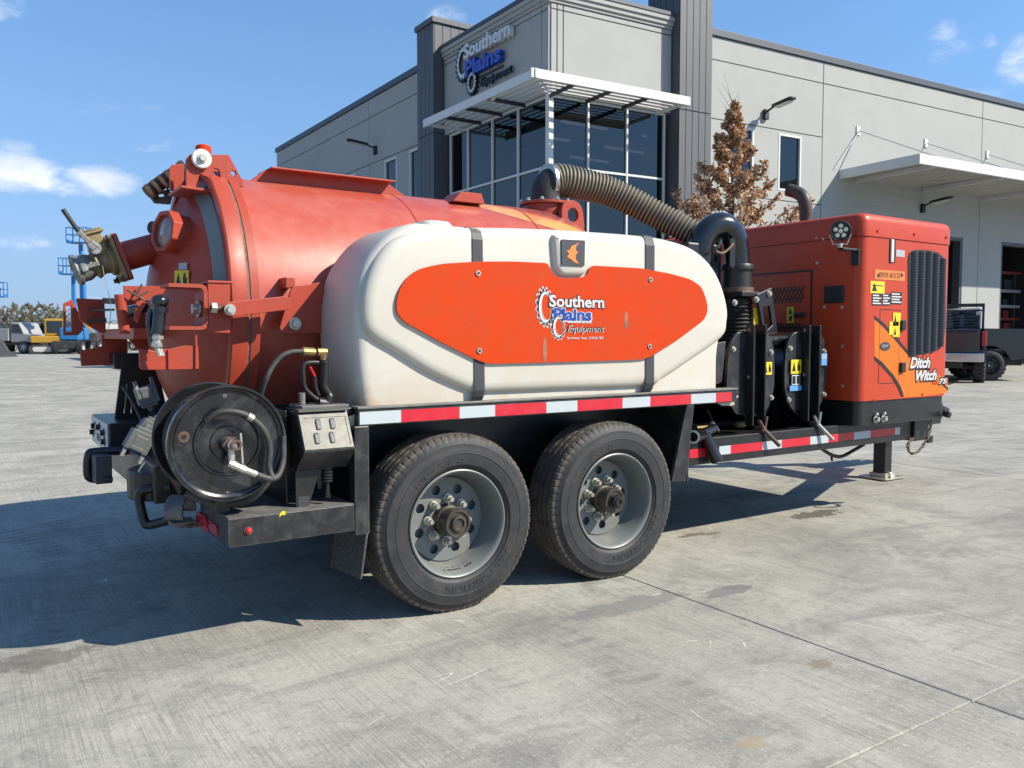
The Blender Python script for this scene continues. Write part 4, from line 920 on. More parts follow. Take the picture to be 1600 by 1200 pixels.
# far-end bracketry of the crossbar
m = MB(); m.box((-1.125, .90, 1.175), (-1.045, 2.06, 1.225)); m.build('crossbar_tube', 'red', bar_, bevel=.004)
m = MB(); m.box((-1.044, 1.0, 1.18), (-.93, 1.30, 1.22)); m.build('crossbar_mount', 'red', bar_, bevel=.003)
sideplate('far_bracket', [(-1.254, 1.384), (-1.122, 1.381), (-1.118, 1.207), (-1.139, 1.203), (-1.192, 1.236), (-1.239, 1.272)], 1.75, .016, 'red', bar_); sideplate('far_bracket', [(-1.133, 1.197), (-1.008, 1.200), (-1.009, 1.035), (-1.234, 1.033), (-1.238, 1.113), (-1.134, 1.136)], 1.8, .016, 'red', bar_)
m = MB(); m.plate([(-1.284, 1.367), (-1.243, 1.389), (-1.193, 1.278), (-1.188, 1.225), (-1.217, 1.194), (-1.289, 1.193)], (0, 2.07, 0), X_, Z_, .016, [[(-1.272, 1.353), (-1.247, 1.354), (-1.248, 1.214), (-1.276, 1.214)]]); m.build('far_bracket', 'red', bar_, bevel=.003)
m = MB(); m.bar((-1.129, 1.700, 1.372), (-1.093, 1.500, 1.363), .02, .03); m.bar((-1.205, 1.740, 1.266), (-1.117, 1.740, 1.274), .02, .022); m.cyl((-1.204, 1.730, 1.322), (-1.100, 1.600, 1.324), .006, seg=8); m.cyl((-1.201, 1.730, 1.332), (-1.142, 1.730, 1.313), .005, seg=8); m.build('far_linkage', 'rust', bar_, smooth=30)
m = MB(); m.cyl((-1.195, 0.600, 1.378), (-1.117, 0.600, 1.329), .0045, seg=6); m.cyl((-1.137, 0.600, 1.401), (-1.162, 0.600, 1.351), .0045, seg=6); m.cyl((-1.113, 0.600, 1.373), (-1.157, 0.600, 1.348), .0045, seg=6); m.build('clip_pin', 'rust', door)
sideplate('door_backplate', [(-1.076, 1.363), (-0.879, 1.393), (-0.879, 1.125), (-1.023, 1.120), (-1.080, 1.193)], 1.4, .012, 'red', door)
# black lift cylinder knuckle
P = Vector((-1.112, 0.380, 1.324)); m = MB(); m.sph(P, .031, 18, 10, sc=(1.1, 1, .9)); m.cyl(P+Vector((.0, .0, -.02)), Vector((-1.124, 0.380, 1.197)), .025, seg=20); m.cyl(P+Vector((0, 0, -.026)), P+Vector((0, 0, -.044)), .029, seg=20); m.tube(spline([(-1.141, 0.400, 1.294), (-1.150, 0.400, 1.240), (-1.142, 0.400, 1.178), (-1.126, 0.400, 1.158)], 6), .012, 8); m.build('hydraulic_knuckle', 'blackgloss', TR_, smooth=40)
m = MB(); m.cyl((-1.124, 0.380, 1.200), (-1.128, 0.380, 1.150), .017, seg=12); m.cyl((-1.124, 0.380, 1.192), (-1.125, 0.380, 1.178), .023, seg=6); m.cyl((-1.127, 0.380, 1.163), (-1.128, 0.380, 1.148), .021, seg=6); m.cyl((-1.128, 0.380, 1.150), (-1.117, 0.380, 1.113), .011, seg=10); m.cyl((-1.116, 0.380, 1.140), (-1.107, 0.380, 1.113), .009, seg=10); m.build('hydraulic_fitting', 'zinc', TR_, smooth=30)
m = MB(); m.cyl((-1.113, 1.100, 1.302), (-1.059, 1.000, 1.320), .025, seg=14); m.build('crossbar_roller', 'blackgloss', bar_, smooth=40)
# manhole on top, hose elbow and lifting eye
TC = Vector((1.22, 1.05, 1.90)); m = MB(); m.cyl(TC, TC+Z_*.075, .135, seg=40); m.cyl(TC+Z_*.075, TC+Z_*.092, .158, seg=40); mh = m.build('manhole', 'red', tank, smooth=40, bevel=.003)
for k in range(10): a = R(36*k+10); bolt('manhole_bolt', TC+Vector((.147*math.cos(a), .147*math.sin(a), .092)), (0, 0, 1), .010, .018, 'zinc', mh)
sideplate('lifting_eye', [tuple(v)[:2] for v in spline([(1.20, 1.84, 0), (1.202, 1.93, 0), (1.225, 1.975, 0), (1.28, 1.99, 0), (1.335, 1.97, 0), (1.36, 1.91, 0), (1.37, 1.80, 0)], 5)], .86, .03, 'red', tank, [circ(1.283, 1.905, .042, 18)])
m = MB(); m.tube(spline([TC+Z_*.09, TC+Z_*.16+X_*.0, TC+Z_*.215+X_*.035+Y_*-.01, TC+Z_*.225+X_*.10+Y_*-.02], 6), .092, 20); m.build('hose_elbow', 'rubber', tank, smooth=50)
# corrugated suction hose
path = spline([TC+Vector((.02, -.01, .222)), TC+Vector((.13, -.03, .232)), Vector((1.62, .93, 2.08)), Vector((1.86, .74, 1.93)), Vector((2.02, .56, 1.80)), Vector((2.12, .50, 1.755))], 30)
Ls = [0]
for i in range(1, len(path)): Ls.append(Ls[-1]+(path[i]-path[i-1]).length)
pts = []; rs = []; nr = 46; step = Ls[-1]/nr/4; j = 0
for k in range(nr*4+1):
    s_ = min(k*step, Ls[-1]-1e-6)
    while Ls[j+1] < s_: j += 1
    pts.append(path[j].lerp(path[j+1], (s_-Ls[j])/(Ls[j+1]-Ls[j]))); taper = .098-.030*min(1, max(0, s_/Ls[-1]))
    rs.append(taper+(.006 if k % 4 in (1, 2) else -.004))
m = MB(); m.tube(pts, rs, 24); m.mi = [0 if ((i//24) % 4 in (0, 1)) else 1 for i in range(len(m.f))]; hs_ = m.build('suction_hose', ['hose', 'hosein'], TR_, smooth=50)
m = MB(); m.tube([path[0]-X_*.02, path[2]], .106, 24); m.build('hose_clamp', 'steel', hs_, smooth=40)
m = MB(); m.tube([path[-5], path[-1]], .075, 20); m.build('hose_clamp', 'steel', hs_, smooth=40)

# ---------------------------------------------------------------- near water tank
body = [(-0.444, 1.093), (-0.450, 1.259), (-0.440, 1.365), (-0.410, 1.460), (-0.358, 1.540), (-0.283, 1.612), (-0.184, 1.658), (-0.063, 1.686), (0.178, 1.710)]
body = body+[(.9, 1.655), (1.25, 1.655), (1.48, 1.60), (1.60, 1.50), (1.655, 1.37), (1.66, 1.22), (1.64, 1.08), (1.64, .93), (1.635, .868), (1.60, .860), (-.37, .860), (-.41, .875), (-.425, .93)]
body = [(a, min(b, 1.662)) for a, b in body]
body = [tuple(v)[:2] for v in spline([(a, b, 0) for a, b in body], 4, True)]
m = MB(); loft(m, body, [(.034, .050), (.037, .030), (.046, .014), (.062, .004), (.085, 0), (.42, 0), (.445, .01), (.46, .04)], (0, 0, 0), X_, Z_, Y_); wt = m.build('water_tank', 'poly', TR_, smooth=50)
pad = [(-0.430, 1.299), (-0.419, 1.375), (-0.390, 1.456), (-0.348, 1.524), (-0.289, 1.581), (-0.202, 1.618), (-0.077, 1.640), (0.078, 1.656), (0.485, 1.677), (1.029, 1.685), (1.245, 1.673), (1.409, 1.641), (1.534, 1.575), (1.623, 1.472), (1.675, 1.351), (1.677, 1.265), (1.639, 1.180), (1.415, 1.067), (1.211, 0.973), (1.102, 0.938), (0.598, 0.940), (0.158, 0.942), (0.070, 0.950), (-0.120, 1.027), (-0.287, 1.123), (-0.388, 1.180), (-0.423, 1.228)]
pad = [tuple(v)[:2] for v in spline([(a, b, 0) for a, b in pad], 4, True)]
m = MB(); loft(m, pad, [(.0, .050), (.003, .030), (.012, .012), (.026, .002), (.05, 0), (.09, -.006)], (0, 0, 0), X_, Z_, Y_); m.build('tank_bulge', 'poly', wt, smooth=50)
for (u0, u1), h in (((-.09, .06), .04), ((.42, .56), .022), ((.70, .96), .02), ((1.24, 1.36), .02)):
    m = MB(); loft(m, rrect(u0, .12, u1, .36, .05), [(0, -.01), (h*.6, 0), (h*.9, .012), (h, .03)], (0, 0, 1.652), X_, Y_, Z_); m.build('moulded_handle', 'poly', wt, smooth=60)
# straps
for (a, b, c, d) in (((0.069, 0.000, 1.650), (0.120, 0.000, 1.654), (0.079, 0.000, 0.944), (0.131, 0.000, 0.943)), ((1.063, 0.000, 1.684), (1.122, 0.000, 1.688), (1.072, 0.000, 0.939), (1.128, 0.000, 0.937))):
    zt_ = .5*(a[2]+b[2]); prof_ = [(.12, zt_+.012), (.05, zt_+.006), (.016, zt_-.004), (.004, zt_-.022), (-.003, zt_-.05), (-.003, .955), (.006, .93), (.02, .912), (.03, .905)]; vs = []
    for k, (y, z) in enumerate(prof_):
        f_ = (zt_-z)/(zt_-.905); vs += [(a[0]+(c[0]-a[0])*f_, y, z), (b[0]+(d[0]-b[0])*f_, y, z)]
    m = MB(); m.add(vs, [(2*k, 2*k+2, 2*k+3, 2*k+1) for k in range(len(prof_)-1)])
    o = m.build('tank_strap', 'strap', wt); sm = o.modifiers.new('thick', 'SOLIDIFY'); sm.thickness = .004; sm.offset = 0
# orange shield
pan = [(-0.294, 1.326), (-0.279, 1.378), (-0.242, 1.431), (-0.189, 1.464), (-0.085, 1.490), (0.086, 1.507), (0.267, 1.517), (0.462, 1.519), (0.480, 1.483), (0.505, 1.461), (0.549, 1.454), (0.654, 1.461), (0.688, 1.474), (0.707, 1.510), (0.726, 1.520), (1.020, 1.521), (1.214, 1.504), (1.363, 1.481), (1.447, 1.445), (1.486, 1.373), (1.497, 1.323), (1.469, 1.273), (1.286, 1.174), (1.076, 1.079), (1.004, 1.074), (0.478, 1.070), (0.150, 1.069), (0.095, 1.083), (-0.087, 1.163), (-0.263, 1.250), (-0.292, 1.285)]
pan = roundpoly(pan, .03, 3)
m = MB(); m.plate(pan, (0, -.006, 0), X_, Z_, .008); shd = m.build('orange_shield', 'orange', wt, bevel=.002)
for q in ((0.091, -0.015, 1.458), (0.096, -0.015, 1.127), (1.086, -0.015, 1.468), (1.085, -0.015, 1.139)):
    q = Vector(q); m = MB(); m.cyl(q, q-Y_*.004, .012, seg=16); m.build('shield_washer', 'zinc', shd); m = MB(); m.cyl(q-Y_*.004, q-Y_*.006, .006, seg=6); m.build('shield_screw', 'ink', shd)
M['scuff'] = mat('scuff', (.13, .10, .08), .6, var=.8, var_col=(.5, .15, .06), vscale=30)
for (u, v, h) in ((((0.445, -0.014, 1.126)), 9, .12), (((0.931, -0.014, 1.267)), 5, .09)):
    m = MB(); m.plate([(x*.012, z*h/2) for x, z in circ(0, 0, 1, 14)], u, X_, Z_, .0008); m.build('worn_slot', 'scuff', shd)
# emblem block
m = MB(); loft(m, roundpoly([(0.485, 1.650), (0.707, 1.659), (0.701, 1.510), (0.663, 1.470), (0.532, 1.465), (0.500, 1.495)], .02, 4), [(.0, .022), (.006, .008), (.018, 0), (.05, -.004)], (0, -.030, 0), X_, Z_, Y_); m.build('emblem_block', 'poly', wt, smooth=50)
em = [(0.520, 1.628), (0.657, 1.631), (0.654, 1.512), (0.524, 1.511)]; m = MB(); m.plate(roundpoly(em, .006, 3), (0, -.031, 0), X_, Z_, .006); eb = m.build('emblem_plate', 'strap', wt, bevel=.001)
cr = [(0.621, 1.619), (0.599, 1.608), (0.577, 1.601), (0.566, 1.583), (0.547, 1.576), (0.562, 1.566), (0.551, 1.548), (0.573, 1.540), (0.592, 1.527), (0.618, 1.521), (0.599, 1.544), (0.601, 1.562), (0.614, 1.574), (0.601, 1.582), (0.602, 1.600)]; m = MB(); m.plate(cr, (0, -.0372, 0), X_, Z_, .002); m.build('emblem', 'orlab', eb)
# company lettering on the shield
yl = -.0155
def lbox_px(a, b): return (a[0], a[2]), (b[0], b[2])
def decal(name, body, A, B, mt, bold=0, shear=0, y=yl, d=.0008, parent=shd):
    (x0, _, z0), (x1, _, z1) = A, B; return lettering(name, body, mt, parent, (x0, y, z0), X_, Z_, x1-x0, z1-z0, d, bold, shear)
def offs(A, dx, dz): return (A[0]+dx, A[1], A[2]+dz)
A, B = (0.467, -0.016, 1.322), (0.790, -0.016, 1.381); z0s, z1s = A[2], B[2]-.004
decal('lettering', 'Southern', (A[0]-.005, 0, z0s-.005), (B[0]+.005, 0, z1s+.005), 'ink', .055); decal('lettering', 'Southern', (A[0], 0, z0s), (B[0], 0, z1s), 'white', .022, y=yl-.001)
A, B = (0.492, -0.016, 1.260), (0.713, -0.016, 1.318)
decal('lettering', 'Plains', (A[0]-.006, 0, A[2]-.006), (B[0]+.006, 0, B[2]+.003), 'white', .07); decal('lettering', 'Plains', (A[0], 0, A[2]), (B[0], 0, B[2]), 'blue', .03, y=yl-.001)
A, B = (0.570, -0.016, 1.200), (0.791, -0.016, 1.242)
decal('lettering', 'Equipment', (A[0]+.0025, 0, A[2]-.0025), (B[0]+.0025, 0, B[2]-.0025), 'white', .015, .25); decal('lettering', 'Equipment', A, B, 'ink', .0, .25, y=yl-.001)
A, B = (0.570, -0.016, 1.172), (0.788, -0.016, 1.187); decal('lettering', 'San Antonio, Texas   (210) 661-7867', A, B, 'white', .01)
m = MB(); a, b = (0.573, -0.016, 1.250), (0.717, -0.016, 1.256); m.box((a[0], yl-.001, a[2]), (b[0], yl, a[2]+.003)); m.build('logo_rule', 'white', shd)
def gear(cx, cz, rx, rz, teeth, rot):
    for (sc, mt, dy, f0, f1) in ((1.07, 'white', 0, 1, .84), (.97, 'ink', .001, 1, .82)):
        out = []
        for k in range(teeth*6):
            a = 2*math.pi*k/(teeth*6); r = sc if (k % 6) < 3 else sc*.86; x, z = rx*r*math.cos(a), rz*r*math.sin(a); out.append((cx+x*math.cos(rot)-z*math.sin(rot), cz+x*math.sin(rot)+z*math.cos(rot)))
        q = .56 if mt == 'ink' else .50
        inn = [(cx+rx*q*math.cos(a)*math.cos(rot)-rz*(q+.16)*math.sin(a)*math.sin(rot)+.006, cz+rx*q*math.cos(a)*math.sin(rot)+rz*(q+.16)*math.sin(a)*math.cos(rot)) for a in [2*math.pi*k/28 for k in range(28)]]
        m = MB(); m.plate(out, (0, yl+.0008-dy, 0), X_, Z_, .0008, [inn]); m.build('logo_gear', mt, shd)
    m = MB(); o_ = [(cx+rx*.72*math.cos(a), cz+rz*.80*math.sin(a)) for a in [2*math.pi*k/28 for k in range(28)]]; i_ = [(cx+.006+rx*.60*math.cos(a), cz+rz*.70*math.sin(a)) for a in [2*math.pi*k/28 for k in range(28)]]
    m.plate(o_, (0, yl+.0008-.002, 0), X_, Z_, .0008, [i_]); m.build('logo_gear', 'white', shd)
q = (0.445, -0.016, 1.320); gear(q[0], q[2], .050, .088, 16, R(6)); q = (0.518, -0.016, 1.231); gear(q[0], q[2], .040, .058, 13, R(12))
# far water tank: same moulding on the other side
m = MB(); loft(m, body, [(.075, .045), (.082, .022), (.10, .006), (.125, 0), (.42, 0), (.445, .01), (.46, .04)], (0, 2*YC, 0), X_, Z_, -Y_); wt2 = m.build('water_tank', 'poly', TR_, smooth=50)
m = MB(); loft(m, pad, [(.0, .050), (.003, .030), (.012, .012), (.026, .002), (.05, 0), (.09, -.006)], (0, 2*YC, 0), X_, Z_, -Y_); m.build('tank_bulge', 'poly', wt2, smooth=50)

# ---------------------------------------------------------------- engine cabinet
cX0, cX1 = 2.85, 3.86
plan = rrect(cX0, 0, cX1, 2*YC, .06, 6)
m = MB(); loft(m, plan, [(.785, 0), (1.80, 0)], (0, 0, 0), X_, Y_, Z_); cab = m.build('engine_cabinet', 'red_cab', TR_, smooth=30)
m = MB(); loft(m, inset(plan, -.006), [(1.803, .01), (1.803, 0), (1.895, 0), (1.92, .006), (1.938, .02), (1.947, .045), (1.949, .09)], (0, 0, 0), X_, Y_, Z_); m.build('cabinet_lid', 'red_cab', cab, smooth=35)
m = MB(); loft(m, inset(plan, .012), [(.628, 0), (.79, 0)], (0, 0, 0), X_, Y_, Z_); base_ = m.build('cabinet_base', 'black', cab, smooth=30)
M['baseskirt'] = M['black']
for q in ((3.035, 0.000, 0.666), (3.118, 0.000, 0.666)):
    q = Vector(q); bolt('base_plug', (q[0], .010, q[2]), (0, -1, 0), .016, .03, 'zinc', base_); m = MB(); m.cyl((q[0], .004, q[2]+.03), (q[0], -.01, q[2]+.035), .008, seg=10); m.build('base_fitting', 'zinc', base_)
q = (3.821, 0.000, 0.662); m = MB(); m.cyl((q[0], .0, q[2]), (q[0], -.04, q[2]-.01), .022, seg=12); m.build('base_valve', 'plastic', base_, smooth=40)
# side face fittings
def sp_box(name, A, B, y0, y1, mt, parent, bevel=0):
    m = MB(); m.box((A[0], y0, A[2]), (B[0], y1, B[2])); return m.build(name, mt, parent, bevel=bevel)
sp_box('sight_gauge_slot', (3.127, 0.000, 1.805), (3.196, 0.000, 1.652), -.0015, .0, 'ink', cab); sp_box('sight_gauge', (3.137, 0.000, 1.797), (3.165, 0.000, 1.655), -.012, -.0015, 'white', cab, .003)
sp_box('gauge_label', (3.203, -0.000, 1.737), (3.298, 0.000, 1.694), -.002, 0, 'greylab', cab)
ol_ = sp_box('oil_label', (2.982, 0.000, 1.602), (3.305, 0.000, 1.543), -.002, 0, 'orlab', cab)
A, B = (3.031, -0.000, 1.555), (3.252, 0.000, 1.590); lettering('label_print', 'REMOVE AIR FILTER', 'ink', ol_, (A[0], -.002, A[2]), X_, Z_, B[0]-A[0], B[2]-A[2], .0008)
for (a, b, s_) in (((2.997, -0.000, 1.565), (3.027, -0.000, 1.567), -1), ((3.292, 0.000, 1.579), (3.260, 0.000, 1.578), 1)):
    m = MB(); m.plate([(a[0], a[2]), (b[0], b[2]+.018), (b[0], b[2]-.018)], (0, -.002, 0), X_, Z_, .0008); m.build('label_print', 'ink', ol_)
label_on('warning_label', (3.012, -0.001, 1.493), (0, -1, 0), .15, .075, 'yellow', cab, marks=[TRI]+LINES[1:2])
for k, (u0, u1) in enumerate(((1362,1378), (1378.5,1391), (1392,1409))):
    pass
for A, B in (((2.958, 0.000, 1.380), (3.056, 0.000, 1.454)), ((3.066, 0.000, 1.382), (3.153, -0.000, 1.457)), ((3.159, 0.000, 1.392), (3.279, 0.000, 1.469))):
    o = sp_box('spec_label', A, B, -.002, 0, 'ink', cab)
    for k in range(4):
        zz_ = A[2]+(B[2]-A[2])*(.12+.22*k); m = MB(); m.box((A[0]+.006, -.0028, zz_), (B[0]-.006-(k % 2)*.02, -.002, zz_+(B[2]-A[2])*.11)); m.build('label_print', 'white', o)
# swoosh graphics: pale field and black lines (flat print)
def flat(name, pts, y, mt, parent): m = MB(); m.plate(pts, (0, y, 0), X_, Z_, .001); return m.build(name, mt, parent)
Yp = -.0001
sw = [(2.988, 1.303), (3.085, 1.258), (3.229, 1.170), (3.363, 1.078), (3.409, 1.052), (3.532, 0.979), (3.688, 0.932), (3.856, 0.906), (3.854, 0.801), (3.541, 0.792), (3.326, 0.792), (3.287, 0.856), (3.212, 0.924), (3.082, 1.008), (2.998, 1.054)]
flat('swoosh', sw, Yp, 'swoosh', cab)
flat('swoosh_line', [(2.987, 1.317), (3.084, 1.274), (3.228, 1.186), (3.362, 1.095), (3.408, 1.061), (3.409, 1.044), (3.349, 1.078), (3.215, 1.166), (3.072, 1.254), (2.988, 1.295)], -.0012, 'ink', cab)
flat('swoosh_line', [(2.998, 1.064), (3.082, 1.025), (3.211, 0.940), (3.294, 0.864), (3.333, 0.798), (3.304, 0.799), (3.265, 0.852), (3.191, 0.925), (3.069, 1.005), (2.999, 1.042)], -.0012, 'ink', cab)
flat('swoosh_line', [(3.778, 0.878), (3.860, 0.834), (3.861, 0.818), (3.770, 0.865)], -.0012, 'ink', cab)
# access door with hinges on the side face
A, B = (3.046, 0.000, 0.888), (3.267, 0.000, 1.358)
m = MB(); m.plate(rect_(A[0], B[0], A[2], B[2]), (0, -.0002, 0), X_, Z_, .0012, [rect_(A[0]+.004, B[0]-.004, A[2]+.004, B[2]-.004)]); dr = m.build('access_door', 'ink', cab)
for A, B in (((3.269, 0.000, 1.227), (3.313, 0.000, 1.293)), ((3.275, 0.000, 0.955), (3.322, 0.000, 1.020))): sp_box('door_hinge', A, B, -.018, 0, 'plastic', dr, .004)
label_on('warning_label', (3.228, -0.002, 1.296), (0, -1, 0), .085, .085, 'yellow', dr, marks=[TRI]); label_on('warning_label', (3.198, -0.002, 1.239), (0, -1, 0), .10, .085, 'yellow', dr, marks=[HAND]); label_on('warning_label', (3.225, -0.003, 1.219), (0, -1, 0), .075, .07, 'yellow', dr, marks=[TRI])
q = (3.108, 0.000, 1.125); m = MB(); m.plate([(q[0]+.055*math.cos(a), q[2]+.028*math.sin(a)) for a in [2*math.pi*k/20 for k in range(20)]], (0, -.0012, 0), X_, Z_, .003); m.build('oval_badge', 'strap', dr, bevel=.001)
A = (q[0]-.035, -.0045, q[2]-.011); lettering('label_print', 'BJW', 'greylab', dr, A, X_, Z_, .07, .022, .0008, .0, .2)
# grille
M['grillewire'] = mat('grille_wire', (.075, .08, .088), .5)
go = [(3.337, 1.696), (3.354, 1.729), (3.404, 1.747), (3.568, 1.754), (3.691, 1.744), (3.756, 1.713), (3.782, 1.663), (3.805, 1.255), (3.786, 1.160), (3.742, 1.104), (3.641, 1.079), (3.394, 1.059), (3.367, 1.078)]
go = roundpoly(go, .02, 3)
m = MB(); m.plate(go, (0, .0, 0), X_, Z_, .004); gr = m.build('grille', 'grille', cab, bevel=.002)
gx0, gx1 = min(p[0] for p in go)+.02, max(p[0] for p in go)-.02
def gz(x):
    zs = []
    for i in range(len(go)):
        a, b = go[i], go[(i+1) % len(go)]
        if (a[0]-x)*(b[0]-x) <= 0 and abs(a[0]-b[0]) > 1e-9: zs.append(a[1]+(b[1]-a[1])*(x-a[0])/(b[0]-a[0]))
    return min(zs)+.012, max(zs)-.012
nf = 5
for k in range(nf):
    x0 = gx0+(gx1-gx0)*(k+.12)/nf; x1 = gx0+(gx1-gx0)*(k+.88)/nf; xm = (x0+x1)/2; z0, z1 = gz(xm)
    m = MB(); vs = []; n = 8
    for z in (z0, z1):
        for i in range(n+1): t = i/n; vs.append((x0+(x1-x0)*t, -.004-.022*math.sin(math.pi*t), z))
    m.add(vs, [(i, i+1, n+2+i, n+1+i) for i in range(n)]); m.build('grille_rib', 'grille', gr, smooth=60)
    m = MB(); nz = int((z1-z0)/.0165)
    for j in range(nz):
        z = z0+(z1-z0)*(j+.5)/nz; vs = []
        for i in range(7):
            t = i/6; vs.append((x0+(x1-x0)*t, -.006-.024*math.sin(math.pi*t), z+.0028)); vs.append((x0+(x1-x0)*t, -.006-.024*math.sin(math.pi*t), z-.0028))
        m.add(vs, [(2*i, 2*i+1, 2*i+3, 2*i+2) for i in range(6)])
    o = m.build('grille_wire', 'grillewire', gr)
# brand lettering
def twolayer(body, A, B, bold, shear, y):
    (x0, _, z0), (x1, _, z1) = A, B
    lettering('lettering', body, 'ink', cab, (x0-.010, y, z0-.012), X_, Z_, x1-x0+.022, z1-z0+.022, .001, bold+.07, shear); lettering('lettering', body, 'white', cab, (x0, y-.0012, z0), X_, Z_, x1-x0, z1-z0, .001, bold, shear)
twolayer('Ditch', (3.390, 0.000, 0.978), (3.627, 0.000, 1.051), .035, .28, -.0022); twolayer('Witch', (3.461, 0.000, 0.894), (3.710, 0.000, 0.964), .035, .28, -.0022)
A, B = (3.661, 0.000, 0.862), (3.737, 0.000, 0.890); lettering('lettering', 'HX', 'orange', cab, (A[0], -.0024, A[2]), X_, Z_, B[0]-A[0], B[2]-A[2], .001, .02, .25)
twolayer('75', (3.739, 0.000, 0.866), (3.840, 0.000, 0.902), .03, .25, -.0022)
for q in ((2.992, 0.000, 1.839), (3.392, 0.000, 1.846), (3.772, 0.000, 1.851)): bolt('lid_screw', Vector(q)-Y_*.007, (0, -1, 0), .008, .006, 'red_cab', cab)
for q in ((3.003, 0.000, 0.789), (3.548, 0.000, 0.804)): bolt('side_screw', Vector(q), (0, -1, 0), .008, .006, 'red_cab', cab)
# rear face fittings (facing the tank)
xr = cX0
def rx_box(name, A, B, d, mt, parent, bevel=0):
    m = MB(); m.box((xr-d, A[1], A[2]), (xr, B[1], B[2])); return m.build(name, mt, parent, bevel=bevel)
A, B = (2.850, 0.859, 1.033), (2.850, 0.354, 1.620)
m = MB(); m.plate([(-A[1], A[2]), (-B[1], A[2]), (-B[1], B[2]), (-A[1], B[2])], (xr, 0, 0), -Y_, Z_, .003, [[(-A[1]+.012, A[2]+.012), (-B[1]-.012, A[2]+.012), (-B[1]-.012, B[2]-.012), (-A[1]+.012, B[2]-.012)]]); rd = m.build('rear_door', 'ink', cab)
m = MB(); m.box((xr-.006, B[1]+.014, A[2]+.014), (xr-.0005, A[1]-.014, B[2]-.014)); rp = m.build('rear_door_panel', 'red_cab', rd, bevel=.003)
for vrow in ((2.850, 0.681, 1.490), (2.850, 0.680, 1.436), (2.850, 0.639, 1.246)):
    yend = (2.850, 0.414, 1.478)[1]; nsl = 9
    for k in range(nsl*2):
        y = vrow[1]+(yend-vrow[1])*(k//2+.25+.5*(k % 2))/nsl; zc_ = vrow[2]+(.012 if k % 2 else -.012)
        m = MB(); m.plate(rrect(-y-.0075, zc_-.016, -y+.0075, zc_+.016, .007, 3), (xr-.0062, 0, 0), -Y_, Z_, .0012); m.build('vent_slot', 'ink', rd)
label_on('warning_label', (2.842, 0.515, 1.330), (-1, 0, 0), .055, .105, 'yellow', rd, marks=[[(-.3, .05), (.3, .05), (0, .42)], [(-.25, -.4), (.25, -.4), (.3, -.05), (-.1, -.05)]])
A, B = (2.850, 0.485, 1.313), (2.850, 0.401, 1.344); rx_box('door_latch', (0, A[1], A[2]), (0, B[1], B[2]), .02, 'plastic', rd, .006)
A, B = (2.850, 0.262, 1.398), (2.850, 0.117, 1.505); lb_ = rx_box('service_panel', (0, A[1], A[2]), (0, B[1], B[2]), .012, 'plastic', cab, .006)
A, B = (2.850, 0.234, 1.418), (2.850, 0.144, 1.486); rx_box('panel_print', (0, A[1], A[2]), (0, B[1], B[2]), .0135, 'ink', lb_)
for u, v in ((1300,456), (1306,460), (1298,464), (1309,466)):
    pass
for q in ((2.850, 0.261, 1.374), (2.850, 0.132, 1.370), (2.850, 0.125, 1.126), (2.850, 0.119, 0.877), (2.850, 0.321, 1.659), (2.850, 0.329, 1.819), (2.850, 0.277, 1.810)): bolt('panel_screw', q, (-1, 0, 0), .008, .006, 'zinc', cab)
# work lamp on the corner
P = Vector((2.700, 0.053, 1.824)); n_ = Vector((-.70, -.70, -.05)).normalized(); m = MB(); m.lathe([(-.04, .024), (-.036, .044), (-.01, .060), (.012, .062), (.018, .058), (.016, .053), (.008, .051), (.008, 0)], P, n_, 32); wl = m.build('work_lamp', 'plastic', cab, smooth=40)
x_, y_, _ = frame(n_)
for k in range(6):
    q = P+n_*.010 if k == 5 else P+n_*.010+(x_*math.cos(R(90+72*k))+y_*math.sin(R(90+72*k)))*.031; m = MB(); m.lathe([(0, .0145), (.006, .013), (.008, .0)], q, n_, 12); m.build('lamp_led', 'amber', wl, smooth=60)
m = MB(); m.tube([P+x_*.060-Z_*.02, P+x_*.04-Z_*.078, P-x_*.04-Z_*.078, P-x_*.060-Z_*.02], .005, 6); m.cyl(P-Z_*.075, P-Z_*.10, .015, seg=10); m.build('lamp_yoke', 'zinc', wl); m = MB(); m.obox(P+Vector((.07, -.01, -.108)), (.078, 0, 0), (0, .02, 0), (0, 0, .008)); m.obox(P+Vector((.14, -.01, -.15)), (.006, 0, 0), (0, .028, 0), (0, 0, .05)); m.build('lamp_bracket', 'plastic', wl, bevel=.004)
# exhaust stack
m = MB(); ex = Vector((3.300, 0.753, 1.980)); ex.z = 1.945; m.tube(spline([ex, ex+Z_*.12, ex+Z_*.22+Vector((-.015, .01, 0)), ex+Vector((-.02, .06, .27)), ex+Vector((-.04, .13, .30))], 6), .046, 20, cap=False); m.cyl(ex, ex+Z_*.03, .06, seg=20); o = m.build('exhaust_pipe', 'hub', TR_, smooth=50); sm = o.modifiers.new('thick', 'SOLIDIFY'); sm.thickness = .004

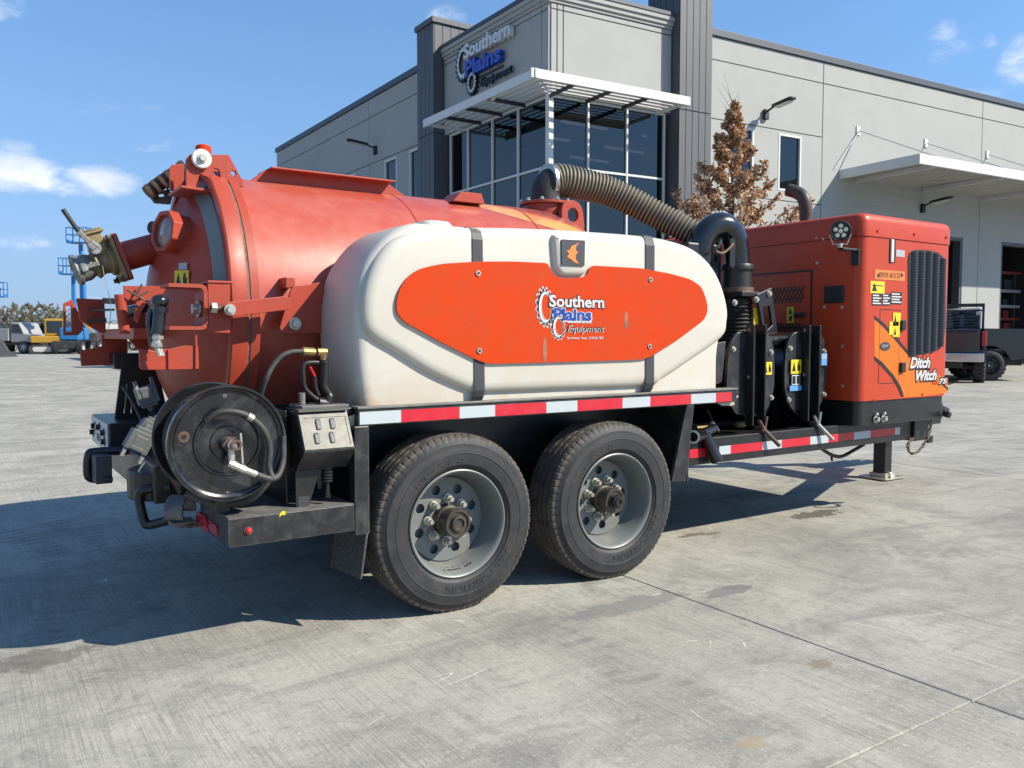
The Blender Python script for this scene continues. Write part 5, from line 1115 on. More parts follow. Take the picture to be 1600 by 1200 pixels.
# ---------------------------------------------------------------- canisters, elbow and plumbing ahead of the tank
def canister(cx, lab):
    cy, cz, r = .16, .955, .175
    m = MB(); m.lathe([(.03, r*.6), (.03, r), (.07, r), (.08, r*.97), (.65, r*.97), (.66, 0)], (cx, cy, cz), (0, 1, 0), 40); c = m.build('filter_canister', 'black', TR_, smooth=35)
    oc = [(cx+a, cz+b) for a, b in ((-.13, .26), (.13, .26), (.19, .18), (.205, .02), (.20, -.10), (.13, -.22), (-.13, -.22), (-.20, -.10), (-.205, .02), (-.19, .18))]
    m = MB(); m.plate(roundpoly(oc, .05, 4), (0, cy+.03, 0), X_, Z_, .02); m.build('canister_cover', 'blackworn', c, bevel=.004)
    for x in (-.055, .045):
        m = MB(); m.box((cx+x, cy-.05, cz-.28), (cx+x+.012, cy+.009, cz+.30)); m.box((cx+x+.0125, cy-.018, cz-.28), (cx+x+.05, cy-.008, cz+.30)); m.build('clamp_bar', 'black', c, bevel=.003)
    for a, b in ((-.045, .27), (.07, .27), (-.045, 0), (-.16, .16), (.165, .14), (.175, -.13), (-.165, -.15)): bolt('cover_bolt', (cx+a, cy-.012 if abs(a) < .1 else cy+.009, cz+b), (0, -1, 0), .011, .014, 'zinc', c)
    q = Vector((cx+.03, cy-.055, cz-.30)); m = MB(); m.cyl(q+Y_*.05, q-Y_*.01, .016, seg=12); m.cyl(q+Vector((-.035, 0, .05)), q+Vector((-.0, -.005, .0)), .010, seg=10); m.cyl(q, q+Vector((.085, -.05, -.10)), .012, seg=12); m.cyl(q+Vector((.015, 0, .0)), q+Vector((.03, 0, .07)), .009, seg=8); m.build('t_handle', lab, c, smooth=40)
    return c
c1 = canister(2.06, 'rust'); c2 = canister(2.56, 'steel')
label_on('warning_label', (2.06+.125, .158, .955+.045), (0, -1, 0), .075, .075, 'yellow', c1, marks=[TRI, HAND])
label_on('warning_label', (2.56-.115, .158, .955+.05), (0, -1, 0), .095, .085, 'yellow', c2, marks=[TRI, HAND]); label_on('pictogram_label', (2.56-.115, .158, .955-.03), (0, -1, 0), .075, .06, 'white', c2, marks=[rect_(-.45, -.05, -.4, .4), rect_(.08, .45, -.4, .4)]); label_on('info_label', (2.56-.115, .158, .955-.08), (0, -1, 0), .11, .032, 'bluelab', c2); label_on('info_label', (2.56+.155, .158, .955+.09), (0, -1, 0), .055, .075, 'bluelab', c2, marks=LINES[:2], mk='white')
m = MB(); m.cyl((2.06, .28, 1.16), (2.56, .28, 1.16), .05, seg=20); m.build('cross_pipe', 'blackgloss', TR_, smooth=40)
# bellows and stepped bracket under the elbow
BXc, BYc = 2.21, .42
m = MB(); pr = []
for k in range(10): pr += [(1.16+k*.024, .085), (1.172+k*.024, .098)]
m.lathe([(1.10, .085)]+pr+[(1.42, .085)], (BXc, BYc, 0), (0, 0, 1), 28); m.build('bellows', 'rubber', TR_, smooth=50)
m = MB(); m.box((BXc-.10, BYc-.13, 1.425), (BXc+.09, BYc+.10, 1.455)); 
m2 = MB(); m2.plate([(2.228, 1.439), (2.361, 1.485), (2.395, 1.327), (2.428, 1.194), (2.310, 1.171), (2.272, 1.286)], (0, .30, 0), X_, Z_, .02, [[(2.282, 1.364), (2.346, 1.372), (2.373, 1.256), (2.332, 1.229), (2.302, 1.267)]]); eb_ = m2.build('elbow_bracket', 'black', TR_, bevel=.004); m.build('elbow_plate', 'black', eb_, bevel=.004)
for q in ((2.217, 0.280, 1.408), (2.332, 0.280, 1.446), (2.027, 0.280, 1.385), (2.351, 0.280, 1.182)): bolt('bracket_bolt', Vector(q)-Y_*.002, (0, -1, 0), .013, .016, 'zinc', eb_)
label_on('warning_label', (2.256, 0.310, 1.310), (0, -1, 0), .04, .10, 'yellow', eb_)
m = MB(); m.cyl((BXc, BYc, 1.455), (BXc, BYc, 1.60), .092, .088, seg=28); m.lathe([(0, .088), (0, .100), (.02, .102), (.035, .096)], (BXc, BYc, 1.59), (0, 0, 1), 28); m.build('coupling', 'plastic', eb_, smooth=35)
m = MB(); m.lathe([(0, .094), (.0, .101), (.03, .099), (.03, .09)], (BXc, BYc, 1.455), (0, 0, 1), 28); m.build('coupling_ring', 'rust', eb_, smooth=35)
ep = spline([(BXc, BYc, 1.58), (BXc-.005, BYc, 1.67), (BXc-.03, BYc, 1.775), (BXc-.10, BYc+.01, 1.850), (BXc-.18, BYc+.03, 1.845), (BXc-.25, BYc+.05, 1.775), (BXc-.265, BYc+.06, 1.66), (BXc-.265, BYc+.06, 1.5)], 8)
m = MB(); m.tube(ep, .077, 24); el_ = m.build('exhaust_elbow', 'blackgloss', TR_, smooth=60)
m = MB(); m.plate([tuple(p) for p in rrect(BXc-.14, 1.60, BXc-.095, 1.77, .02)], (0, BYc-.055, 0), X_, Z_, .012, [circ(BXc-.117, 1.74, .012, 12)]); m.build('elbow_lug', 'black', el_, bevel=.002)
m = MB(); m.tube(spline([(BXc-.30, BYc-.10, 1.68), (BXc-.23, BYc-.09, 1.675), (BXc-.16, BYc-.08, 1.71), (BXc-.12, BYc-.07, 1.74)], 5), .008, 6); m.build('tie_wire', 'rust', el_)
m = MB(); m.box((1.80, .43, 1.15), (2.06, 1.2, 1.74)); fb = m.build('filter_housing', 'black', TR_, bevel=.012)
for k in range(5): m = MB(); m.box((1.82, .424, 1.24+k*.1), (2.04, .43, 1.27+k*.1)); m.build('housing_fin', 'blackgloss', fb)
m = MB(); m.box((2.06, .45, 1.10), (2.10, .60, 1.76)); m.build('housing_post', 'black', fb, bevel=.004)
# backing: pump block between tank and cabinet
m = MB(); m.box((1.72, .62, .62), (2.82, 1.75, 1.12)); m.cyl((1.95, .95, 1.12), (2.75, .95, 1.12), .20, seg=24); m.build('blower_unit', 'black', TR_, bevel=.02)
m = MB(); m.cyl((2.3, .55, .78), (2.3, .30, .78), .09, seg=20); m.cyl((2.3, .31, .78), (2.3, .26, .78), .04, seg=14); m.build('drive_pulley', 'black', TR_, smooth=35)
sideplate('fender_bracket', [(1.66, .90), (1.80, .93), (1.83, 1.16), (1.66, 1.14)], .16, .012, 'blackworn', TR_)
# drain valve below the deck nose
q = Vector((1.464, 0.040, 0.658)); m = MB(); m.cyl(q, q+Vector((.10, .05, 0)), .036, seg=18); m.lathe([(0, .030), (0, .040), (.02, .042), (.035, .036)], q-Vector((.02, .012, 0)), (1, .5, 0), 18); m.cyl(q+Vector((.10, .05, 0)), q+Vector((.26, .10, .02)), .026, seg=14); m.cyl(q+Vector((.14, .06, 0)), q+Vector((.20, .02, -.15)), .030, .034, seg=16); m.build('drain_valve', 'blackgloss', TR_, smooth=40)
m = MB(); m.lathe([(0, .026), (0, .036), (.008, .036), (.008, .026)], q-Vector((.022, .012, 0)), (1, .5, 0), 18); m.build('valve_ring', 'polycap', TR_)
for (u, v), mt, r in (((1104,668), 'brass', .012), ((1155,664), 'brass', .016), ((1165,662), 'steel', .014), ((1095,668), 'brass', .010)):
    pass
m = MB(); a = Vector((1.697, 0.250, 0.669)); m.cyl(a, a+Vector((.09, 0, 0)), .012, seg=10); m.build('brass_fitting', 'brass', TR_); m = MB(); a = Vector((2.026, 0.250, 0.668)); m.cyl(a, a+Vector((.07, 0, 0)), .018, seg=6); m.build('brass_fitting', 'brass', TR_, bevel=.002)
m = MB(); a = Vector((2.104, 0.250, 0.663)); m.cyl(a, a+Vector((.02, 0, .05)), .014, seg=8); m.cyl(a+Vector((0, 0, .05)), a+Vector((-.05, 0, .13)), .008, seg=8); m.sph(a+Vector((.01, 0, .10)), .02, 10, 6); m.build('steel_fitting', 'steel', TR_, smooth=40)
m = MB(); a = Vector((1.767, 0.200, 0.702)); m.cyl(a, a+Vector((.05, 0, -.05)), .012, seg=8); m.build('steel_fitting', 'steel', TR_, smooth=40)
for pts in ([(1.917, 0.200, 0.808), (1.966, 0.200, 0.780), (2.049, 0.200, 0.742)], [(1.836, 0.300, 0.764), (1.874, 0.300, 0.706), (1.908, 0.300, 0.648)], [(2.649, 0.400, 0.717), (2.715, 0.400, 0.651), (2.813, 0.400, 0.616)], [(2.602, 0.300, 0.726), (2.679, 0.300, 0.682), (2.777, 0.300, 0.656)]):
    m = MB(); m.tube(spline(pts, 5), .008, 6); m.build('control_cable', 'plastic', TR_, smooth=50)

# ---------------------------------------------------------------- rear end: step, reel, control box
m = MB(); m.box((-.97, .0, .415), (-.478, .42, .522)); st = m.build('rear_step', 'blackworn', TR_, bevel=.003)
m = MB(); m.box((-.968, .002, .5225), (-.48, .415, .5255)); m.build('step_tread', 'stepworn', st)
m = MB(); m.box((-.90, .421, .42), (-.60, .62, .52)); m.build('rear_bumper', 'black', TR_, bevel=.004)
m = MB(); m.plate([(-.36+a*1, .445+b) for a, b in rrect(-.10, -.03, .07, .032, .028)], (-.970, 0, 0), -Y_, Z_, .010); m.build('tail_lamp', 'redlens', st, bevel=.003)
m = MB(); m.plate([(-.20+a, .452+b) for a, b in rrect(-.06, -.02, .06, .02, .015)], (-.970, 0, 0), -Y_, Z_, .008); m.build('marker_lamp', 'redlens', st, bevel=.003)
q = Vector((-0.898, 0.000, 0.471)); m = MB(); m.cyl(q, q-Y_*.004, .016, seg=20); m.build('reflector_bezel', 'rust', st); m = MB(); m.lathe([(0, .0125), (.006, .010), (.009, 0)], q-Y_*.004, (0, -1, 0), 16); m.build('side_marker', 'redlens', st, smooth=60)
q = Vector((-0.782, -0.001, 0.508)); m = MB(); m.plate([(.0, .0), (.012, .008), (.022, .004), (.026, .018), (.014, .022), (.004, .014)], q, X_, Z_, .001); m.build('paint_chip', 'yellow', st)
# hose reel
M['dustyhose'] = mat('dusty_hose', (.022, .022, .023), .6, var=.7, var_col=(.06, .058, .054), vscale=8, dust=.45, dust_col=(.10, .096, .088), dscale=14)
M['reelblack'] = mat('scuffed_gloss_black', (.008, .009, .011), .22, dust=.5, dust_col=(.085, .09, .097), dscale=11, scr=.8, scr_col=(.2, .2, .19), coat=.3)
RC = Vector((-.968, .0, .803)); RR = .211
def reel_profile(s_): return [(-.010, .0), (-.010, .060), (-.004, .064), (-.004, .108), (-.010, .112), (-.010, .118), (-.004, .122), (-.004, .182), (-.010, .188), (-.014, .198), (-.022, .203), (-.022, RR), (0, RR), (.008, .207), (.008, .03)]
m = MB(); m.lathe([(p[0], p[1]) for p in reel_profile(1)], RC, (0, 1, 0), 72); reel = m.build('hose_reel', 'reelblack', TR_, smooth=32)
m = MB(); m.lathe([(.24, .03), (.24, .195), (.236, .205), (.242, RR), (.25, RR), (.256, .2), (.256, .03)], RC, (0, 1, 0), 72); m.build('reel_flange', 'black', reel, smooth=32)
m = MB(); m.lathe([(.008, .10), (.24, .10)], RC, (0, 1, 0), 40); m.build('reel_drum', 'black', reel, smooth=32)
def helix(r, y0, y1, turns, n): return [RC+Vector((r*math.cos(2*math.pi*turns*k/n), y0+(y1-y0)*k/n, r*math.sin(2*math.pi*turns*k/n))) for k in range(n+1)]
for r in (.118, .145, .168): m = MB(); m.tube(helix(r, .025, .225, 7, 210), .0135, 8); m.build('wound_hose', 'rubber', reel, smooth=50)
m = MB(); sl_ = [(.105*math.cos(R(a)), .105*math.sin(R(a))) for a in range(48, 132, 5)]+[(.080*math.cos(R(a)), .080*math.sin(R(a))) for a in range(128, 46, -5)]
m.plate(sl_, RC-Y_*.0042, X_, Z_, .0015); m.build('reel_slot', 'ink', reel)
q = RC+Vector((-.150, -.0042, .032)); m = MB(); m.cyl(q, q-Y_*.002, .020, seg=18); m.build('rust_ring', 'rust', reel); m = MB(); m.cyl(q-Y_*.002, q-Y_*.003, .009, seg=14); m.build('reel_hole', 'ink', reel)
for a_, r in ((38, .165), (222, .165), (92, .172), (270, .178)):
    q = RC+Vector((r*math.cos(R(a_)), -.0042, r*math.sin(R(a_)))); m = MB(); m.cyl(q, q-Y_*.001, .008, seg=12); m.build('reel_hole', 'ink' if a_ in (38, 222) else 'gasket', reel)
# swivel joint and feed hose
m = MB(); m.cyl(RC+Y_*.0, RC-Y_*.05, .024, seg=18); m.cyl(RC-Y_*.05, RC-Y_*.075, .018, seg=14); m.build('reel_swivel', 'alu', reel, smooth=40)
m = MB(); m.cyl(RC-Y_*.045, RC-Y_*.060, .030, seg=6); m.lathe([(0, .011), (0, .02), (.008, .02), (.008, .011)], RC+Vector((.012, -.082, .0)), (0, 1, 0), 14); m.build('swivel_nut', 'rust', reel, smooth=30)
m = MB(); q0 = RC+Vector((.0, -.055, -.01)); m.cyl(q0, q0+Vector((.0, 0, -.05)), .013, seg=12); m.cyl(q0+Vector((-.01, 0, -.055)), q0+Vector((.045, -.005, -.085)), .015, seg=8); m.cyl(q0+Vector((.045, -.005, -.085)), q0+Vector((.085, -.005, -.105)), .012, seg=12); m.bar(q0+Vector((.035, -.012, -.06)), q0+Vector((.03, -.012, .05)), .012, .006); m.build('shutoff_fitting', 'zinc', reel, smooth=30)
q1 = q0+Vector((.085, -.005, -.105)); m = MB(); m.tube(spline([q1, q1+Vector((.05, -.0, -.02)), q1+Vector((.085, .01, -.012)), q1+Vector((.11, .03, .04)), q1+Vector((.115, .04, .13))], 8), .012, 10)
m.tube(spline([RC+Vector((-.075, -.018, .085)), RC+Vector((-.03, -.045, .118)), RC+Vector((.05, -.05, .105)), RC+Vector((.115, -.05, .05)), RC+Vector((.14, -.05, -.02)), RC+Vector((.135, -.05, -.09)), q1+Vector((.06, -.0, -.018))], 8), .0115, 10); m.build('feed_hose', 'dustyhose', reel, smooth=50)
q = RC+Vector((.062, -.05, .10)); m = MB(); m.cyl(q, q+Vector((.018, 0, -.012)), .0145, seg=10); m.build('hose_ferrule', 'zinc', reel)
m = MB(); m.tube(spline([RC+Vector((-.10, .20, -.205)), RC+Vector((0, .12, -.245)), RC+Vector((.10, .06, -.222)), RC+Vector((.17, .03, -.13)), RC+Vector((.205, .03, -.02)), RC+Vector((.20, .05, .08))], 8), .017, 10); m.build('loose_hose', 'dustyhose', reel, smooth=50)
m = MB(); m.box((-.99, .09, .5265), (-.94, .20, .60)); m.build('reel_stand', 'black', reel, bevel=.003); m = MB(); m.box((-.72, .10, .527), (-.712, .50, .90)); m.build('reel_bulkhead', 'black', TR_, bevel=.003); m = MB(); m.box((-.711, .40, .527), (-.48, .412, .90)); m.build('reel_bulkhead', 'black', TR_)
# control box: stainless, sloping face with four switches
ca, cb, cc, cdp = Vector((-0.700, 0.020, 0.894)), Vector((-0.497, 0.020, 0.902)), Vector((-0.688, -0.055, 0.755)), Vector((-0.509, -0.055, 0.758))
bx0, bx1 = ca.x, cb.x; zt = .5*(ca.z+cb.z); zb = .5*(cc.z+cdp.z)
prof = [(.02, zt), (-.055, zb), (-.052, zb-.008), (.03, zb-.085), (.11, zb-.085), (.11, zt)]
m = MB(); m.plate([(p[0], p[1]) for p in prof], (bx0, 0, 0), Y_, Z_, bx1-bx0); cbx = m.build('control_box', 'blackworn', TR_, bevel=.003)
fdir = Vector((0, -.075, zb-zt)).normalized(); fn = Vector((0, -(zt-zb), -.075)).normalized()
if fn.y > 0: fn = -fn
fo = Vector((bx0, .02, zt)); Lf = math.hypot(.075, zt-zb)
m = MB(); m.plate(rect_(.004, bx1-bx0-.004, -Lf+.004, -.012), fo+fn*.0005, X_, -fdir, .0035, [rect_(.02, bx1-bx0-.014, -Lf+.014, -.026)]); m.plate(rect_(.019, bx1-bx0-.013, -Lf+.013, -.025), fo+fn*.0002, X_, -fdir, .001); m.obox(fo+X_*(bx1-bx0)/2+Vector((0, .01, .006)), X_*(bx1-bx0)/2*.98, Vector((0, .025, 0)), Vector((0, 0, .005))); m.build('box_face', 'clear', cbx)
for a_, b_ in ((.32, .30), (.60, .30), (.24, .66), (.54, .66)):
    c = fo+X_*(bx1-bx0)*(a_+.05)+fdir*Lf*b_+fn*.006; m = MB(); m.obox(c, X_*.0105, fdir*.019, fn*.007); m.build('rocker_switch', 'greyplug', cbx, bevel=.003)
q = Vector((bx0+.13, .05, zb-.085)); m = MB()
for k in range(5): m.cyl(q-Z_*(.012*k), q-Z_*(.012*k+.008), .022, seg=14)
m.cyl(q-Z_*.06, q-Z_*.12, .009, seg=8); m.cyl(q-Z_*.105, q-Z_*.12, .012, seg=6); m.build('cable_gland', 'plastic', cbx, smooth=40)
m = MB(); m.plate([(0, 0), (.10, 0), (.06, -.12), (.05, -.155), (0, -.155)], (bx0+.002, .06, zb-.087), X_, Z_, .01); m.build('box_bracket', 'black', cbx, bevel=.002)
m = MB(); m.box((bx0+.01, .048, zb-.235), (bx0+.055, .05, zb-.19)); m.build('data_plate', 'strap', cbx)
# trigger gun parked in its holder above the box
gun = empty('spray_gun', (-.62, .12, DZ1), 'black trigger spray gun with brass swivel parked beside the white tank', 'spray gun')
gy = .13
g0, g1_, g2_ = Vector((-0.542, 0.130, 1.082)), Vector((-0.546, 0.130, 0.984)), Vector((-0.528, 0.130, 0.950))
m = MB(); m.tube(spline([g0, g0.lerp(g1_, .5), g1_, g2_, Vector((-0.539, 0.130, 0.919)), Vector((-0.574, 0.130, 0.923))], 6), [.016]*12+[.017]*6+[.022]*6+[.024]*7, 14); m.build('gun_body', 'plastic', gun, smooth=50)
m = MB(); m.tube(spline([Vector((-0.542, 0.130, 1.079)), Vector((-0.590, 0.130, 1.085)), Vector((-0.630, 0.130, 1.076)), Vector((-0.633, 0.130, 1.025)), Vector((-0.626, 0.130, 0.982)), Vector((-0.592, 0.130, 0.947)), Vector((-0.566, 0.130, 0.931))], 5), .0095, 10); m.build('trigger_guard', 'plastic', gun, smooth=50)
m = MB(); m.tube([(-0.606, 0.130, 1.068), (-0.586, 0.130, 1.029)], .006, 8); m.build('safety_catch', 'redlens', gun, smooth=50); m = MB(); m.tube([(-0.586, 0.130, 1.029), (-0.584, 0.130, 0.985), (-0.571, 0.130, 0.951)], .009, 8); m.build('trigger', 'plastic', gun, smooth=50)
m = MB(); m.cyl((-0.550, 0.130, 1.095), (-0.547, 0.130, 1.082), .022, seg=16); m.build('gun_collar', 'plastic', gun, smooth=40)
m = MB(); m.cyl((-0.550, 0.130, 1.095), (-0.550, 0.130, 1.123), .012, seg=10); m.cyl((-0.550, 0.130, 1.105), (-0.550, 0.130, 1.118), .015, seg=6); m.cyl((-0.536, 0.130, 1.126), (-0.574, 0.130, 1.126), .016, seg=8); m.cyl((-0.584, 0.130, 1.126), (-0.637, 0.130, 1.129), .014, seg=8)
for u in range(4): a = Vector((-0.589, 0.130, 1.126)).lerp(Vector((-0.632, 0.130, 1.129)), u/4); m.cyl(a, a+X_*-.012, .018, seg=12)
m.build('brass_swivel', 'brass', gun, smooth=30)
m = MB(); m.tube(spline([(-0.632, 0.130, 1.129), (-0.681, 0.130, 1.127), (-0.724, 0.130, 1.108), (-0.758, 0.130, 1.068), (-0.781, 0.130, 1.024), (-0.793, 0.150, 0.974), (-0.798, 0.170, 0.928), (-0.815, 0.190, 0.865)], 8), .0105, 12); m.build('gun_hose', 'dustyhose', gun, smooth=50)
m = MB(); m.box((-.665, .06, DZ1+.0), (-.47, .21, DZ1+.012)); m.tube([(-.64, .13, DZ1+.012), (-.64, .13, DZ1+.06)], .014, 8); m.build('gun_holder', 'stepworn', TR_, bevel=.002); m = MB(); m.box((-.68, .05, .86), (-.46, .22, DZ1-.001)); m.build('holder_bracket', 'black', TR_, bevel=.003)
# grab loop, clamp saddle
m = MB(); lp = [Vector((-1.13, .84, .60)), Vector((-1.15, .94, .58)), Vector((-1.12, .95, .45)), Vector((-1.10, .70, .44))]
lp = [Vector((-1.052, 0.550, 0.568)), Vector((-1.139, 0.620, 0.553)), Vector((-1.160, 0.640, 0.534)), Vector((-1.161, 0.640, 0.499)), Vector((-1.147, 0.620, 0.420)), Vector((-1.126, 0.600, 0.408)), Vector((-1.055, 0.500, 0.444))]
m.tube(spline(lp, 6), .019, 12); m.build('grab_loop', 'black', TR_, smooth=50)
P = Vector((-1.032, 0.420, 0.482)); m = MB(); m.lathe([(0, .055), (.0, .066), (.075, .066), (.075, .055)], P-X_*.04+Y_*.05-Z_*.0, (.8, -.6, 0), 18, a0=R(-10), a1=R(200)); m.obox(P+Vector((0, .05, -.05)), (.045, 0, 0), (0, .05, 0), (0, 0, .008)); o = m.build('pipe_saddle', 'stepworn', TR_, smooth=40); sm = o.modifiers.new('thick', 'SOLIDIFY'); sm.thickness = .008
chain([P+Vector((-.03, .02, -.055)), P+Vector((.03, -.01, -.06)), P+Vector((.07, -.03, -.045)), P+Vector((.10, -.03, -.05))], 9, .0035, .009, o, 'chain')
# pedestal at the far rear with hydraulics
pd = sideplate('pedestal', [(-1.060, 1.088), (-0.912, 1.086), (-0.847, 0.723), (-1.112, 0.732)], 1.62, .02, 'black', TR_, [[(-1.047, 0.942), (-1.044, 0.941), (-1.060, 0.789), (-1.072, 0.790)], [(-1.033, 0.858), (-1.026, 0.867), (-1.025, 0.787), (-1.039, 0.788)], [(-0.947, 0.938), (-0.942, 0.938), (-0.939, 0.898), (-0.946, 0.911)]])
sideplate('pedestal', [(-1.025, 1.083), (-0.870, 1.081), (-0.802, 0.700), (-1.079, 0.710)], 1.80, .02, 'black', TR_, [[(-1.012, 0.929), (-1.009, 0.929), (-1.025, 0.769), (-1.038, 0.770)], [(-0.996, 0.841), (-0.990, 0.852), (-0.988, 0.767), (-1.003, 0.768)]])
m = MB(); m.box((-1.10, 1.64, 1.02), (-.93, 1.80, 1.10)); m.build('pedestal_head', 'black', TR_, bevel=.004)
a, b = Vector((-1.172, 1.350, 0.766)), Vector((-0.997, 1.350, 0.618)); m = MB(); m.box((a.x, 1.35, b.z), (b.x+.25, 1.95, a.z)); hb_ = m.build('rear_crossbox', 'black', TR_, bevel=.006)
m = MB(); m.plate([(-1.93, b.z+.005), (-1.37, b.z+.005), (-1.37, a.z-.006), (-1.93, a.z-.006)], (a.x, 0, 0), -Y_, Z_, .006, [[(-1.74, b.z+.03), (-1.58, b.z+.03), (-1.58, a.z-.08), (-1.74, a.z-.08)]]); m.build('mounting_plate', 'white', hb_, bevel=.002)
for y, z in ((1.62, a.z-.04), (1.80, a.z-.05), (1.47, a.z-.055), (1.46, b.z+.05), (1.86, b.z+.06)): bolt('plate_bolt', (a.x-.006, y, z), (-1, 0, 0), .016, .02, 'blackgloss', hb_)
m = MB(); lp = [(-1.113, 1.200, 0.648), (-1.244, 1.250, 0.646), (-1.274, 1.250, 0.630), (-1.279, 1.250, 0.540), (-1.252, 1.250, 0.519), (-1.213, 1.200, 0.523)]; m.tube(spline(lp, 6), .021, 10); m.build('grab_loop', 'black', TR_, smooth=50)
a, b = Vector((-1.268, 1.100, 0.642)), Vector((-1.200, 1.100, 0.518)); m = MB(); m.box((a.x, 1.08, b.z), (b.x, 1.22, a.z)); m.cyl((a.x+.03, 1.07, b.z+.02), (b.x, 1.07, b.z+.02), .012, seg=10); m.build('tail_lamp_box', 'strap', TR_, bevel=.006)
m = MB(); m.box((-1.12, .55, .50), (-.96, 1.9, .66)); m.cyl((-1.02, .75, .50), (-1.02, .75, .62), .17, seg=28); m.build('rear_crossmember', 'black', TR_, bevel=.008)
# grey electrical plugs hanging on short leads
def plug(C_, ax, w_, h, lead):
    C_, ax = Vector(C_), Vector(ax).normalized(); x_, y_, _ = frame(ax, (0, 1, 0)); m = MB(); m.obox(C_, x_*w_/2, y_*w_*.35, ax*h/2); m.obox(C_-ax*h*.58, x_*w_*.38, y_*w_*.26, ax*h*.12); m.obox(C_+ax*h*.35-y_*w_*.36, x_*w_*.3, y_*.004, ax*h*.1); m.obox(C_-y_*w_*.36, x_*w_*.28, y_*.003, ax*h*.28); m.cyl(C_-ax*h*.6, C_-ax*h*.95, w_*.2, w_*.14, seg=12)
    o = m.build('electrical_plug', 'greyplug', TR_, bevel=.006)
    for s_ in (-1, 1): k = MB(); k.bar(C_+x_*s_*w_*.4+ax*h*.4-y_*w_*.2, C_+x_*s_*w_*.4+ax*h*.95-y_*w_*.25, .010, .014); k.build('plug_latch', 'alu', o)
    k = MB(); k.tube(spline(lead, 8), .007, 8); k.build('plug_lead', 'rubber', o, smooth=50)
plug((-1.095, 0.800, 0.935), (-.25, 0, .9), .085, .075, [(-1.083, 0.800, 0.904), (-1.069, 0.800, 0.842), (-1.059, 0.820, 0.783), (-1.053, 0.900, 0.718)])
plug((-1.154, 0.660, 0.751), (-.42, 0, -.75), .095, .085, [(-1.136, 0.660, 0.787), (-1.121, 0.800, 0.831), (-1.133, 0.950, 0.905), (-1.143, 1.100, 0.955)])
plug((-1.102, 0.740, 0.788), (-.5, 0, -.7), .085, .075, [(-1.080, 0.740, 0.820), (-1.060, 0.800, 0.869), (-1.049, 0.900, 0.905)])
m = MB(); m.tube(spline([(-1.127, 0.700, 0.657), (-1.156, 0.700, 0.611), (-1.167, 0.700, 0.563), (-1.135, 0.700, 0.527), (-1.094, 0.700, 0.536), (-1.098, 0.700, 0.592), (-1.118, 0.700, 0.635)], 8), .003, 6); m.build('lanyard', 'zinc', TR_)


# ================================================================== surroundings
def leaf_mat(name, c0, c1, c2, trans=.25):
    m = bpy.data.materials.new(name); m.use_nodes = True; t = m.node_tree; b = t.nodes['Principled BSDF']; b.inputs['Roughness'].default_value = .65
    rnd = N(t, 'ShaderNodeNewGeometry').outputs['Random Per Island']
    c = mixc(t, ramp(t, rnd, .0, .55), c0, c1); c = mixc(t, ramp(t, rnd, .6, 1.0), c, c2); t.links.new(c, b.inputs['Base Color'])
    tr = N(t, 'ShaderNodeBsdfTranslucent'); t.links.new(c, tr.inputs[0]); mx = N(t, 'ShaderNodeMixShader', Fac=trans); out = t.nodes['Material Output']
    t.links.new(b.outputs[0], mx.inputs[1]); t.links.new(tr.outputs[0], mx.inputs[2]); t.links.new(mx.outputs[0], out.inputs[0]); return m
M['oakleaf'] = leaf_mat('dry_oak_leaves', (.19, .09, .042), (.50, .29, .15), (.76, .57, .38), .34)
M['bark'] = mat('bark', (.11, .085, .065), .9, var=.7, var_col=(.06, .045, .035), vscale=12, bump=.5)
M['olive'] = leaf_mat('olive_foliage', (.11, .115, .055), (.19, .185, .095), (.28, .25, .16), .4); M['winter'] = leaf_mat('bare_twig_foliage', (.17, .14, .10), (.25, .21, .15), (.33, .28, .21), .4)
def add_leaf(m, p, d, up, L, wd):
    s_ = d.cross(up)
    if s_.length < 1e-4: s_ = Vector((1, 0, 0))
    s_.normalize(); k = s_.cross(d).normalized()*L*.18
    m.add([p, p+d*L*.5+s_*wd-k*.5, p+d*L-k, p+d*L*.5-s_*wd-k*.5, p+d*L*.5+k*.4], [(0, 1, 4), (1, 2, 4), (4, 2, 3), (0, 4, 3)])
def rv(rg): return Vector((rg.uniform(-1, 1), rg.uniform(-1, 1), rg.uniform(-1, 1)))
